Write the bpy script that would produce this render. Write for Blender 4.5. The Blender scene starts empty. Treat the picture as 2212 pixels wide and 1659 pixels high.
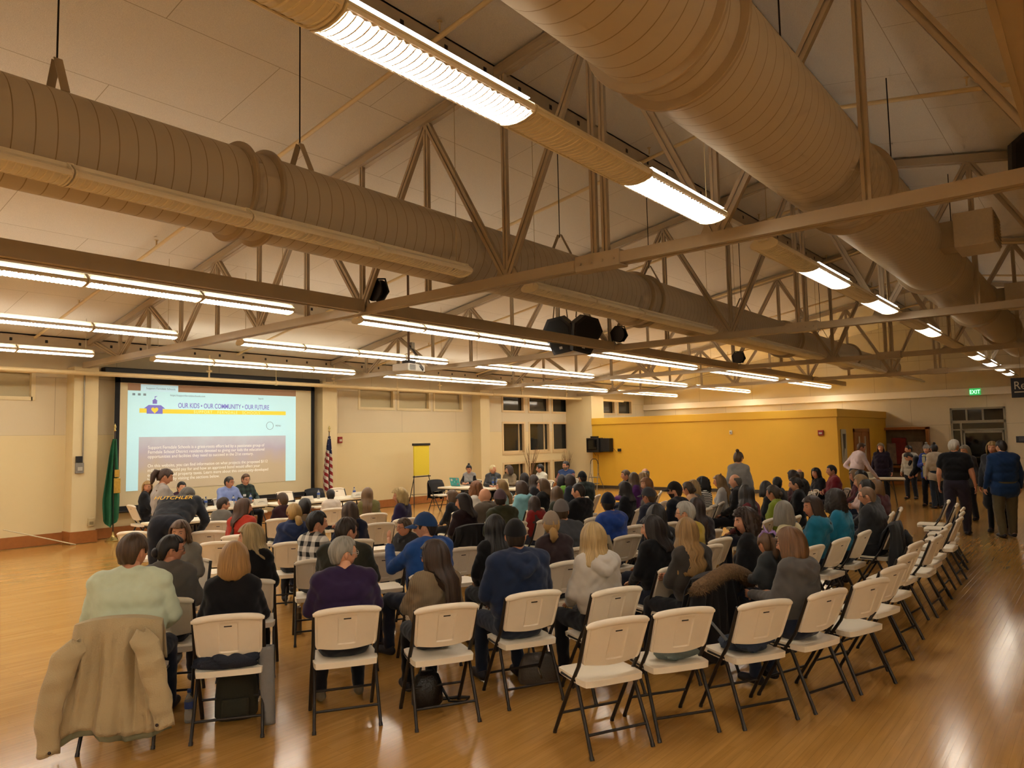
import bpy, bmesh, math, random
import numpy as np
from mathutils import Vector, Matrix, Euler
random.seed(7); RNG = np.random.default_rng(7)
PI = math.pi
COL = bpy.context.scene.collection
SC = bpy.context.scene

def lin(h):
    h = h.lstrip('#')
    c = [int(h[i:i+2], 16)/255 for i in (0, 2, 4)]
    return tuple(v/12.92 if v <= .04045 else ((v+.055)/1.055)**2.4 for v in c) + (1,)

MATS = {}
def mat(name, col, rough=.6, metal=0, var=.10, scale=30, bump=0, bscale=200, coat=0, emit=None, estr=0, spec=.5, sheen=0, trans=0):
    """principled material with a procedural tone variation and bump"""
    key = (name, col, rough, metal, var, scale, bump, bscale, emit, estr)
    if key in MATS: return MATS[key]
    m = bpy.data.materials.new(name); m.use_nodes = True
    nt = m.node_tree; b = nt.nodes['Principled BSDF']; MATS[key] = m
    c = lin(col) if isinstance(col, str) else col
    b.inputs['Roughness'].default_value = rough; b.inputs['Metallic'].default_value = metal
    b.inputs['Coat Weight'].default_value = coat; b.inputs['Specular IOR Level'].default_value = spec
    b.inputs['Transmission Weight'].default_value = trans
    if sheen: b.inputs['Sheen Weight'].default_value = sheen
    tc = nt.nodes.new('ShaderNodeTexCoord')
    n = nt.nodes.new('ShaderNodeTexNoise'); n.inputs['Scale'].default_value = scale; n.inputs['Detail'].default_value = 4
    nt.links.new(tc.outputs['Object'], n.inputs['Vector'])
    r = nt.nodes.new('ShaderNodeMix'); r.data_type = 'RGBA'
    r.inputs['A'].default_value = tuple(v*(1-var) for v in c[:3])+(1,)
    r.inputs['B'].default_value = tuple(min(1, v*(1+var)) for v in c[:3])+(1,)
    nt.links.new(n.outputs['Fac'], r.inputs['Factor'])
    nt.links.new(r.outputs['Result'], b.inputs['Base Color'])
    if bump:
        n2 = nt.nodes.new('ShaderNodeTexNoise'); n2.inputs['Scale'].default_value = bscale
        nt.links.new(tc.outputs['Object'], n2.inputs['Vector'])
        bp = nt.nodes.new('ShaderNodeBump'); bp.inputs['Strength'].default_value = bump; bp.inputs['Distance'].default_value = .01
        nt.links.new(n2.outputs['Fac'], bp.inputs['Height']); nt.links.new(bp.outputs['Normal'], b.inputs['Normal'])
    if emit:
        b.inputs['Emission Color'].default_value = lin(emit); b.inputs['Emission Strength'].default_value = estr
    return m

class MB:
    """collects shapes; build() links them as ONE mesh object"""
    def __init__(s): s.v = []; s.f = []; s.m = []; s.uv = None
    def add(s, vs, fs, mi=0):
        o = len(s.v); s.v += [tuple(p) for p in vs]
        s.f += [tuple(i+o for i in f) for f in fs]; s.m += [mi]*len(fs); return s
    def box(s, x0, x1, y0, y1, z0, z1, mi=0, M=None):
        vs = [Vector((x, y, z)) for z in (z0, z1) for y in (y0, y1) for x in (x0, x1)]
        if M: vs = [M @ v for v in vs]
        return s.add(vs, [(0, 2, 3, 1), (4, 5, 7, 6), (0, 1, 5, 4), (2, 6, 7, 3), (0, 4, 6, 2), (1, 3, 7, 5)], mi)
    def cbox(s, x0, x1, y0, y1, z0, z1, b, mi=0, M=None):
        """box with chamfered edges"""
        bm = bmesh.new(); bmesh.ops.create_cube(bm, size=1)
        for v in bm.verts: v.co = Vector(((x0+x1)/2+v.co.x*(x1-x0), (y0+y1)/2+v.co.y*(y1-y0), (z0+z1)/2+v.co.z*(z1-z0)))
        bmesh.ops.bevel(bm, geom=bm.edges[:], offset=b, segments=2, affect='EDGES', profile=.5)
        bm.verts.index_update()
        vs = [(M @ v.co if M else v.co.copy()) for v in bm.verts]; fs = [[v.index for v in f.verts] for f in bm.faces]
        bm.free(); return s.add(vs, fs, mi)
    def loft(s, rings, mi=0, cap=True, closed=True):
        n = len(rings[0]); vs = [p for r in rings for p in r]; fs = []
        for i in range(len(rings)-1):
            for j in range(n if closed else n-1):
                k = (j+1) % n
                fs.append((i*n+j, i*n+k, (i+1)*n+k, (i+1)*n+j))
        if cap and closed:
            fs.append(tuple(range(n))[::-1]); fs.append(tuple((len(rings)-1)*n+j for j in range(n)))
        return s.add(vs, fs, mi)
    def tube(s, pts, r, n=8, mi=0, sx=1.0, cap=True):
        """round bar through pts; r a number or one per point; sx flattens one way"""
        pts = [Vector(p) for p in pts]; rs = [r]*len(pts) if not hasattr(r, '__len__') else r
        rings = []; up = None
        for i, p in enumerate(pts):
            a = pts[max(0, i-1)]; b = pts[min(len(pts)-1, i+1)]
            t = (b-a).normalized()
            if up is None:
                up = Vector((0, 0, 1)) if abs(t.z) < .9 else Vector((1, 0, 0))
            e1 = t.cross(up).normalized(); e2 = e1.cross(t).normalized(); up = e2
            rings.append([p+e1*math.cos(2*PI*k/n)*rs[i]*sx+e2*math.sin(2*PI*k/n)*rs[i] for k in range(n)])
        return s.loft(rings, mi, cap)
    def lathe(s, prof, n=20, c=(0, 0, 0), mi=0, axis='z'):
        rings = []
        for r, z in prof:
            ring = []
            for k in range(n):
                a = 2*PI*k/n; x, y = r*math.cos(a), r*math.sin(a)
                p = (x, y, z) if axis == 'z' else (z, x, y)
                ring.append((c[0]+p[0], c[1]+p[1], c[2]+p[2]))
            rings.append(ring)
        return s.loft(rings, mi)
    def ball(s, c, r, n=12, m=8, mi=0, M=None):
        r = (r, r, r) if not hasattr(r, '__len__') else r
        rings = []
        for i in range(1, m):
            ph = PI*i/m
            rings.append([Vector((r[0]*math.sin(ph)*math.cos(2*PI*k/n), r[1]*math.sin(ph)*math.sin(2*PI*k/n), -r[2]*math.cos(ph))) for k in range(n)])
        vs = [p for q in rings for p in q]+[Vector((0, 0, -r[2])), Vector((0, 0, r[2]))]
        if M: vs = [M @ p for p in vs]
        vs = [p+Vector(c) for p in vs]; fs = []
        for i in range(m-2):
            for k in range(n):
                l = (k+1) % n; fs.append((i*n+k, i*n+l, (i+1)*n+l, (i+1)*n+k))
        a = (m-1)*n
        for k in range(n):
            l = (k+1) % n; fs.append((a, l, k)); fs.append(((m-2)*n+k, (m-2)*n+l, a+1))
        return s.add(vs, fs, mi)
    def prism(s, poly, axis, a, b, mi=0, M=None):
        """polygon (2d) swept from a to b along an axis"""
        def P(u, v, w): return {'x': (w, u, v), 'y': (u, w, v), 'z': (u, v, w)}[axis]
        n = len(poly); vs = [Vector(P(u, v, w)) for w in (a, b) for u, v in poly]
        if M: vs = [M @ p for p in vs]
        fs = [tuple(range(n))[::-1], tuple(range(n, 2*n))]+[(i, (i+1) % n, n+(i+1) % n, n+i) for i in range(n)]
        return s.add(vs, fs, mi)
    def mesh(s, name, mats, smooth=False):
        me = bpy.data.meshes.new(name); me.from_pydata(s.v, [], s.f)
        mats = mats if isinstance(mats, (list, tuple)) else [mats]
        for m in mats: me.materials.append(m)
        if len(mats) > 1: me.polygons.foreach_set('material_index', s.m)
        bm = bmesh.new(); bm.from_mesh(me); bmesh.ops.recalc_face_normals(bm, faces=bm.faces); bm.to_mesh(me); bm.free()
        if smooth:
            me.polygons.foreach_set('use_smooth', [True]*len(me.polygons))
            try: me.set_sharp_from_angle(angle=math.radians(smooth if smooth is not True else 50))
            except Exception: pass
        me.update(); return me
    def build(s, name, mats, parent=None, smooth=False, loc=None, rz=None):
        return link(name, s.mesh(name, mats, smooth), parent, loc, rz)

def link(name, me, parent=None, loc=None, rz=None):
    o = bpy.data.objects.new(name, me); COL.objects.link(o)
    if parent: o.parent = parent
    if loc: o.location = loc
    if rz is not None: o.rotation_euler = (0, 0, rz)
    return o
def tag(o, label=None, cat=None, group=None, kind=None):
    if label: o['label'] = label
    if cat: o['category'] = cat
    if group: o['group'] = group
    if kind: o['kind'] = kind
    return o
def thing(name, label, cat, loc=(0, 0, 0), rz=0, group=None):
    o = bpy.data.objects.new(name, None); COL.objects.link(o); o.empty_display_size = .1
    o.location = loc; o.rotation_euler = (0, 0, rz); return tag(o, label, cat, group)
def copy_tree(o, parent=None):
    c = o.copy(); COL.objects.link(c)
    if parent: c.parent = parent
    for ch in list(o.children): copy_tree(ch, c)
    return c
def text_mesh(name, s, size, m, parent, loc, rot, align='LEFT', sx=1.0, ext=.0008, spacing=1.0, bold=0):
    cu = bpy.data.curves.new('lettering', 'FONT'); cu.body = s; cu.size = size; cu.align_x = align; cu.extrude = ext; cu.space_character = spacing; cu.offset = bold
    t = bpy.data.objects.new('lettering', cu); COL.objects.link(t)
    dg = bpy.context.evaluated_depsgraph_get(); me = bpy.data.meshes.new_from_object(t.evaluated_get(dg))
    bpy.data.objects.remove(t); me.materials.clear(); me.materials.append(m)
    o = link(name, me, parent, loc); o.rotation_euler = rot; o.scale = (sx, 1, 1); return o
LAMP, UPL, LOUVE, PROJ, EXPO = 11.0, 4.0, .3, 0.14, 1.4
PEOPLE=[
('man in a mint green shirt with a tan coat on his chair', 's', 'm', 2.32, 5.42, 51.0, -24.0, 1.38, 'short', '4a3826', 'shirt', 'c6d2b8', '1c2536', 'wide', 5.9),
('woman in a black sweater with a blond bob in the back row', 's', 'f', 2.85, 5.0, 54.0, 6.0, 1.27, 'bob', '9a7340', 'sweater', '0c0c10', '101014', '', 5.8),
('white-haired person in a purple sweater and glasses', 's', 'm', 3.45, 4.5, 58.0, -71.0, 1.28, 'short', '8f8b80', 'sweater', '2e1f40', '11131a', 'glasses wide', 5.7),
('woman in a taupe knit cardigan with very long brown hair', 's', 'f', 3.89, 3.98, 61.0, 51.0, 1.24, 'long', '33241a', 'cardigan', '7d6b52', '0d0d10', 'glasses lean-.14 vlong', 5.6),
('man in a navy hoodie and black cap in the back row', 's', 'm', 4.57, 3.75, 64.0, -20.0, 1.34, 'cap', '241c14', 'hoodie', '1d2a45', '1c2536', 'cap:0b0b0e wide', 5.9),
('woman in a grey hoodie with a streaked bob holding a child', 's', 'f', 5.78, 1.98, 72.0, 19.0, 1.25, 'bob', '6a4a2c', 'hoodie', '55514d', '1b2233', 'glasses', 6.1),
('girl with a lilac hair bow on the lap of the woman in grey', 's', 'c', 5.97, 2.24, 72.0, -12.0, 1.16, 'pony', '5c4128', 'jacket', '34383a', '1a2030', 'bow', 6.4),
('woman with long brown hair looking back towards the rear', 's', 'f', 3.5, 7.15, 229.0, 0.0, 1.25, 'long', '5f452d', 'sweater', '77756c', '22242c', '', 8.0),
('woman with a dark low bun and glasses in a grey jacket', 's', 'f', 2.83, 5.93, 52.0, -67.0, 1.27, 'bun', '15100d', 'jacket', '5a5651', '14161c', 'glasses', 6.6),
('blond woman in a black coat turned to the left', 's', 'f', 3.61, 6.06, 54.0, 88, 1.27, 'shoulder', 'a08a5e', 'jacket', '08080a', '0b0b0d', '', 7.1),
('woman with short black hair in a black and white plaid shirt', 's', 'f', 4.63, 6.48, 9.0, -30.0, 1.27, 'short', '0c0a09', 'plaidw', 'd8d4ca', '15171d', 'hand', 8.0),
('man in a dark olive jacket with short brown hair', 's', 'm', 4.23, 5.47, 32.0, -35.0, 1.3, 'short', '2a1f17', 'jacket', '2b2a1f', '1c2233', 'wide', 6.9),
('man in a blue cap and blue hoodie raising his hand', 's', 'm', 4.74, 4.97, 86.0, 35.0, 1.32, 'cap', '241c14', 'hoodie', '1f4a8c', '1c2233', 'cap:1d3b66 raise wide', 6.9),
('child with glasses beside the man in the blue cap', 's', 'c', 5.72, 6.35, 198.0, -30.0, 1.1, 'short', '4a3826', 'jacket', '2e2e30', '1a1d26', 'glasses', 8.5),
('woman in a black coat with long black hair', 's', 'f', 5.26, 4.56, 66.0, -15.0, 1.27, 'long', '100c0a', 'jacket', '0a0a0c', '0c0c10', '', 7.0),
('woman with a tan cap and a blond bun', 's', 'f', 5.83, 4.32, 69.0, -27.0, 1.26, 'capbun', 'b08a50', 'sweater', '35282a', '1a1c24', 'cap:8a7a6a wide', 7.3),
('blond woman in a cream hoodie', 's', 'f', 5.02, 3.3, 67.0, -39.0, 1.29, 'shoulder', 'a98d5c', 'hoodie', 'b9b3a9', '101116', '', 6.0),
('woman in a black coat with dark shoulder hair looking left', 's', 'f', 6.13, 3.37, 72.0, 43.0, 1.24, 'shoulder', '1d1410', 'jacket', '0b0b0e', '1c2233', '', 7.0),
('woman with long wavy blond hair by the fur-hooded coat', 's', 'f', 5.87, 2.89, 71.0, -35.0, 1.27, 'long', '8a6a3c', 'jacket', '39342f', '131318', 'wavy', 6.5),
('woman with a dark brown curly bob in a black coat', 's', 'f', 6.74, 2.72, 92.0, 45.0, 1.29, 'curly', '35241a', 'jacket', '0c0d10', '101116', '', 7.3),
('boy with glasses in a grey shirt', 's', 'c', 6.0, 10.85, 31.0, -45.0, 1.16, 'short', '35261a', 'shirt', '6c6860', '1c2233', 'glasses', 12.4),
('woman in a red-orange sweater with long brown hair', 's', 'f', 5.26, 8.99, 35.0, -61.0, 1.27, 'long', '4b3220', 'sweater', 'a5301c', '1c2233', '', 10.4),
('boy in a maroon shirt near the front', 's', 'c', 6.7, 10.31, 77.0, 15.0, 1.2, 'short', '4f3a24', 'shirt', '33161c', '1a1c24', '', 12.3),
('blond woman in a navy hoodie with a low ponytail', 's', 'f', 5.23, 7.8, 56.0, 20.0, 1.25, 'lowpony', 'a98648', 'hoodie', '1e2c50', '15171d', '', 9.4),
('man with short dark hair behind the blond ponytail', 's', 'm', 5.65, 8.18, 57.0, -2.0, 1.27, 'short', '1b1511', 'jacket', '6a5a42', '1c2233', '', 9.9),
('child in a white sweatshirt with red lettering', 's', 'c', 8.17, 11.03, 65.0, -12.0, 1.14, 'short', '1d1611', 'hoodie', 'cdbfae', '1c2233', 'redtext', 13.7),
('woman in navy with long brown hair and fair tips', 's', 'f', 5.72, 7.33, 61.0, -19.0, 1.25, 'long', '3f2c1c', 'jacket', '1a2036', '1c2233', '', 9.3),
('girl in an olive top with long light brown hair', 's', 'f', 7.9, 9.66, 69.0, -38.0, 1.22, 'long', '6d5030', 'jacket', '6a6236', '1c2233', '', 12.5),
('woman in dark purple with curly blond hair', 's', 'f', 7.64, 8.57, 108.0, 38.0, 1.26, 'curly', 'b09660', 'sweater', '231a3a', '14151b', 'lean.05', 11.5),
('girl in black with a light brown bob', 's', 'c', 8.85, 8.62, 94.0, 25.0, 1.14, 'bob', '5a4228', 'jacket', '111115', '111116', '', 12.4),
('woman in black with dark hair looking left', 's', 'f', 7.34, 6.94, 72.0, 58.0, 1.25, 'shoulder', '1c120e', 'sweater', '1f1013', '111116', '', 10.1),
('person with short auburn curls in a white top', 's', 'f', 9.45, 8.61, 85.0, -43.0, 1.26, 'curly', '7a4a22', 'shirt', 'c9c2b6', '1c2233', '', 12.8),
('bald man in a brown hoodie', 's', 'm', 8.19, 7.29, 77.0, 35.0, 1.27, 'none', '4a3826', 'hoodie', '5d5346', '1c2233', '', 11.0),
('man in a mauve cap and olive jacket', 's', 'm', 7.53, 6.43, 74.0, -28.0, 1.31, 'cap', '241c14', 'jacket', '34351f', '1c2233', 'cap:5c4a50', 9.9),
('woman with long fair hair looking left near the sign-in table', 's', 'f', 10.18, 8.65, 92.0, 35.0, 1.25, 'long', '7d6136', 'jacket', '8fb0b4', '1c2233', '', 13.4),
('woman with a dark top bun and grey vest at the turquoise laptop', 's', 'f', 15.55, 14.45, 208.0, 5.0, 1.27, 'topbun', '0d0a09', 'vestg', '0d0d10', '0c0c10', '', 21.2),
('person with short pale hair and a black leather jacket', 's', 'f', 14.9, 12.96, 221.0, 50.0, 1.31, 'crew', 'c9b787', 'leather', '131315', '14151a', '', 19.7),
('woman with a brown bob and dark green cardigan at the sign-in table', 's', 'f', 15.44, 12.85, 190.0, -45.0, 1.26, 'bob', '3a281c', 'cardigan', '233029', '14151a', '', 20.1),
('person with short black hair in a white jacket', 's', 'm', 16.0, 12.2, 157.0, -35.0, 1.28, 'short', '0c0a09', 'jacket', 'c9c5b4', '1c2233', '', 20.1),
('bearded man with glasses in a blue vest', 's', 'm', 16.82, 11.91, 200.0, -35.0, 1.34, 'short', '2e2a27', 'vestb', '7d4a42', '1c2233', 'glasses beard', 20.6),
('man in a black cap and dark green jacket leaning aside', 's', 'm', 12.42, 8.39, 74.0, -10.0, 1.3, 'cap', '241c14', 'jacket', '1f2823', '1c2233', 'cap:0a0a0c wide', 15.0),
('woman with long black hair in front of the window table', 's', 'f', 12.12, 9.66, 112.0, -53.0, 1.26, 'long', '17100d', 'jacket', '141418', '1c2233', '', 15.5),
('person with dark brown hair in front of the white jacket', 's', 'f', 11.83, 9.19, 107.0, -60.0, 1.24, 'shoulder', '2d1f16', 'jacket', '1c1c22', '1c2233', '', 15.0),
('woman in a pale teal hoodie with a brown bob', 's', 'f', 9.7, 7.81, 88.0, 13.0, 1.27, 'bob', '3f2c1d', 'hoodie', '78abb4', '1c2233', 'wide', 12.5),
('woman with long streaked hair and glasses in black', 's', 'f', 10.25, 7.76, 87.0, 38.0, 1.28, 'long', '5d4326', 'jacket', '111114', '111116', 'glasses', 12.9),
('person with a black bob in a green hoodie', 's', 'f', 12.46, 8.93, 112.0, -76.0, 1.21, 'bob', '130e0c', 'hoodie', '6a9a3a', '1c2233', '', 15.3),
('dark-haired person beyond the green hoodie', 's', 'f', 11.88, 8.33, 95.0, 0.0, 1.26, 'bob', '2a1d15', 'jacket', '20262e', '1c2233', '', 14.5),
('man with cropped dark hair in a black jacket looking left', 's', 'm', 9.06, 6.2, 84.0, 20.0, 1.31, 'crew', '241b14', 'jacket', '0d0d10', '14151b', '', 11.0),
('woman with long light brown hair in a furry green jacket', 's', 'f', 9.23, 6.72, 85.0, -44.0, 1.23, 'long', '5a4226', 'jacket', '34382a', '1c2233', '', 11.4),
('girl in a red hooded top with brown hair', 's', 'c', 8.56, 6.65, 80.0, -42.0, 1.13, 'long', '352318', 'hoodie', '7d1a18', '1c2233', '', 10.8),
('man in a grey cap and grey sweater', 's', 'm', 6.57, 4.73, 72.0, -36.0, 1.31, 'cap', '4a3826', 'sweater', '44464a', '1c2233', 'cap:6a6460 wide', 8.1),
('man in a navy cap and blue and grey hoodie', 's', 'm', 7.62, 4.78, 77.0, -40.0, 1.31, 'cap', '241c14', 'hoodie', '20408c', '1c2233', 'cap:0c1120', 9.0),
('woman with dark hair and a pale hood', 's', 'f', 10.52, 6.27, 93.0, -3.0, 1.24, 'shoulder', '17100e', 'jacket', '121218', '1c2233', '', 12.2),
('smiling woman near the yellow wall with hair tied back', 's', 'f', 13.87, 8.23, 151.0, -20.0, 1.27, 'bun', '5a4630', 'jacket', '18181e', '1c2233', '', 16.1),
('woman in a purple and white jacket', 's', 'f', 12.72, 7.36, 110.0, -80.0, 1.27, 'shoulder', '4b3824', 'jacket', '4a1f5c', '1c2233', '', 14.7),
('person with curly blond hair by the yellow wall', 's', 'f', 13.28, 7.47, 114.0, -54.0, 1.24, 'curly', '8a6a3c', 'jacket', '8a8478', '1c2233', '', 15.2),
('balding man in a white shirt by the yellow wall', 's', 'm', 13.77, 7.69, 117.0, -68.0, 1.32, 'bald', '7a766c', 'shirt', 'c9c9d4', '1c2233', '', 15.8),
('woman with ginger hair facing left', 's', 'f', 11.69, 6.52, 119.0, 30.0, 1.24, 'shoulder', '7a4f28', 'jacket', '4a4440', '1c2233', '', 13.4),
('man in a charcoal cap with a blue collar', 's', 'm', 8.97, 4.97, 84.0, -5.0, 1.28, 'cap', '4a3826', 'jacket', '1c2030', '1c2233', 'cap:37373a', 10.3),
('man in a flat brimmed cap with a beard', 's', 'm', 9.67, 4.93, 88.0, 14.0, 1.32, 'cap', '2a1d14', 'jacket', '10131d', '14151b', 'cap:17130f beard', 10.9),
('girl with her hair up beside the flat brimmed cap', 's', 'f', 10.94, 5.34, 96.0, -10.0, 1.24, 'bun', '3f2f1f', 'shirt', 'c8a07c', '1c2233', '', 12.2),
('person with fair curly hair behind the girl with hair up', 's', 'f', 11.47, 5.49, 99.0, -63.0, 1.22, 'curly', '9a7f52', 'jacket', '6a6660', '1c2233', '', 12.7),
('woman in a black and white striped top', 's', 'f', 12.01, 5.58, 102.0, -37.0, 1.25, 'curly', '0e0b0a', 'stripe', 'd0ccc4', '14151b', '', 13.2),
('girl with long blond hair and a topknot', 's', 'f', 12.75, 5.6, 106.0, 5.0, 1.25, 'longtop', '7d5f38', 'sweater', 'a5a29c', '1c2233', '', 13.9),
('balding man in a black jacket near the standing woman', 's', 'm', 12.04, 5.0, 102.0, -4.0, 1.32, 'bald', '5a554c', 'jacket', '141416', '14151b', 'wide', 13.0),
('woman in a maroon top with long dark hair', 's', 'f', 9.97, 3.99, 90.0, -63.0, 1.28, 'long', '1f1610', 'sweater', '5a1a1e', '1c2233', '', 10.7),
('dark-haired woman with sunglasses on her head', 's', 'f', 6.83, 3.7, 74.0, -31.0, 1.27, 'shoulder', '17120f', 'jacket', '17181c', '1c2233', 'sunglass', 7.8),
('woman with short grey hair and glasses in mustard', 's', 'f', 7.38, 3.65, 77.0, 29.0, 1.26, 'short', 'a8a49a', 'jacket', 'b39a3a', '15171d', 'glasses', 8.2),
('woman with long dark brown hair behind the grey-haired woman', 's', 'f', 7.92, 3.77, 80.0, -49.0, 1.26, 'long', '2a1b15', 'jacket', '231a1e', '14151b', '', 8.8),
('dark-haired person in front of the maroon jackets', 's', 'f', 11.71, 4.35, 99.0, -74.0, 1.22, 'bob', '17120e', 'jacket', '16181c', '1c2233', '', 12.5),
('dark-haired person in a charcoal jacket', 's', 'm', 12.77, 4.54, 105.0, -88, 1.23, 'short', '14100d', 'jacket', '2a2c2d', '1c2233', '', 13.6),
('girl in a lime green jacket', 's', 'f', 10.49, 3.8, 93.0, -7.0, 1.25, 'bun', '35281a', 'jacket', '84942a', '1c2233', '', 11.2),
('woman in black with dark hair pinned up looking left', 's', 'f', 12.42, 4.12, 103.0, 4.0, 1.26, 'bun', '1a120e', 'jacket', '0c0c0f', '14151b', '', 13.1),
('person with dark hair behind the woman with pinned hair', 's', 'f', 14.75, 4.93, 115.0, -37.0, 1.25, 'shoulder', '2a1c15', 'jacket', '3a1a20', '1c2233', '', 15.6),
('bald man by the end of the yellow wall', 's', 'm', 15.3, 4.98, 118.0, -80.0, 1.26, 'bald', '6a5a4a', 'jacket', '25221f', '1c2233', '', 16.1),
('young woman with long dark hair beside the red jacket', 's', 'f', 16.34, 4.97, 137.0, 20.0, 1.23, 'long', '120d0b', 'jacket', '17171d', '14151b', '', 17.1),
('man in a red jacket with his arms folded', 's', 'm', 15.99, 4.55, 116.0, 10.0, 1.32, 'crew', '0f0b09', 'jacket', '6e1620', '14151b', 'wide', 16.6),
('woman with a grey bob in a cream sweater', 's', 'f', 7.86, 2.74, 80.0, -61.0, 1.26, 'bob', '7d776c', 'sweater', 'c9c09a', '1c2233', '', 8.3),
('woman in a teal hoodie looking back with hand raised', 's', 'f', 8.55, 2.66, 92.0, 45.0, 1.27, 'shoulder', '33231a', 'hoodie', '176a86', '1c2233', 'hand', 9.0),
('woman in a teal sweater with dark curly hair', 's', 'f', 9.28, 2.61, 87.0, -61.0, 1.3, 'curly', '241a14', 'sweater', '1a6f8e', '14151b', 'wide', 9.6),
('balding man with glasses in a charcoal jacket', 's', 'm', 10.11, 2.46, 84.0, 10.0, 1.29, 'crew', '7a5f48', 'jacket', '2b2c2e', '15171d', 'glasses wide', 10.4),
('man with short dark hair beyond the charcoal jacket', 's', 'm', 11.54, 2.81, 84.0, 5.0, 1.29, 'short', '1c1511', 'jacket', '1d1e22', '1c2233', '', 11.9),
('woman with fair hair facing left near the snack table', 's', 'f', 13.44, 3.36, 104.0, 0.0, 1.25, 'bob', '8a6f48', 'shirt', 'c9b0a8', '1c2233', '', 13.9),
('person with light brown hair farthest in the right rows', 's', 'f', 15.34, 3.93, 104.0, 5.0, 1.24, 'bob', '6d5334', 'jacket', '5a2a30', '1c2233', '', 15.8),
('person with black hair in front of the snack table', 's', 'f', 14.83, 3.69, 94.0, -20.0, 1.26, 'bob', '0c0a09', 'jacket', '121216', '1c2233', '', 15.3),
('person in maroon with light brown hair at the row end', 's', 'f', 12.28, 2.85, 73.0, -10.0, 1.24, 'bob', '6a4c2a', 'jacket', '4a1a20', '1c2233', '', 12.6),
('woman with long fair hair at the left end of the head table', 's', 'f', 6.76, 15.2, 331.0, -88, 1.29, 'long', '9a7a48', 'jacket', '14151a', '14151b', '', 16.6),
('young man in a maroon shirt at the head table', 's', 'm', 7.29, 14.85, 270.0, -1.0, 1.25, 'short', '17110d', 'shirt', '35182a', '1c2233', '', 16.5),
('man in a light blue shirt and glasses at the head table', 's', 'm', 8.37, 14.9, 270.0, 26.0, 1.3, 'short', '3a352f', 'shirt', '7f8fc0', '1c2233', 'glasses wide', 17.1),
('man in a dark green plaid shirt at the head table', 's', 'm', 8.79, 14.95, 270.0, -0.0, 1.34, 'short', '5a3c22', 'plaidg', '1f2b28', '14151b', 'glasses badge', 17.3),
('woman standing in a grey sweater with a shoulder strap', 't', 'f', 5.05, 10.79, 350.0, -10.0, 1.66, 'pony', '3f2a1c', 'sweater', '98918a', '20222a', 'strap xl', 11.9),
('man bending over in a dark jacket with yellow letters', 'b', 'm', 5.02, 10.08, 42, -30, 1.75, 'short', '5a554c', 'jacket', '22252a', '1a1c24', 'mutch xl', 11.3),
('woman in a grey sweatshirt standing by the yellow wall', 't', 'f', 13.3, 5.44, 17.0, -15.0, 1.67, 'topbun', '5a4630', 'sweater', '8f8e8c', '1a1c24', '', 14.4),
('man in a pale pink shirt leaning at the snack table', 't', 'm', 21.0, 5.18, 314.0, -15.0, 1.72, 'short', '4a3424', 'shirt', 'c4b4b8', '0c0c0f', 'lean.25 wide', 21.6),
('woman in a dark purple sweater behind the snack table', 't', 'f', 22.9, 5.13, 183.0, 0.0, 1.65, 'bob', '7d6a4a', 'sweater', '1f1424', '14151b', 'wide', 23.5),
('person in a dark jacket and jeans bending over the snack table', 'b', 'm', 22.25, 4.3, 91.0, 0.0, 1.75, 'short', '15110e', 'jacket', '11151c', '26303c', 'wide', 22.7),
('man in a white jacket at the far display case', 't', 'm', 24.0, 4.63, 161.0, -40.0, 1.56, 'short', '1a1310', 'jacket', 'a8a496', '20242c', '', 24.4),
('child in a striped beanie and long scarf', 't', 'c', 21.92, 3.8, 175.0, 0.0, 1.61, 'beanie', '3a281c', 'jacket', '1f3a8c', '101116', 'scarf', 22.2),
('woman in a cream jacket with a dark bun', 't', 'f', 21.52, 3.56, 29.0, -5.0, 1.64, 'topbun', '1a1310', 'jacket', 'b5a894', '26303c', '', 21.8),
('white-haired man in a black polo shirt walking', 't', 'm', 16.16, 2.33, 358.0, -25.0, 1.81, 'short', 'b5b0a2', 'polo', '0b0c10', '2a2530', 'wide', 16.3),
('woman with grey hair near the glass door', 't', 'f', 18.9, 2.53, 158.0, 0.0, 1.64, 'bob', '8a8478', 'jacket', '3a3a3c', '14151b', '', 19.1),
('laughing blond woman in a dark skirt and black boots', 't', 'f', 16.95, 1.8, 176.0, -5.0, 1.75, 'long', '9a7f4c', 'jacket', '2c3036', '0b0b0d', 'skirt', 17.0),
('man in a blue jacket and khaki trousers', 't', 'm', 16.31, 1.6, 31.0, 15.0, 1.79, 'crew', '1d1713', 'jacket', '16335c', '5a5038', 'wide', 16.4),
('person in dark clothes at the right edge of the room', 't', 'f', 26.0, 1.88, 64.0, 0.0, 1.38, 'bob', '1d1713', 'jacket', '14161c', '101116', '', 26.1),
]
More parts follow.
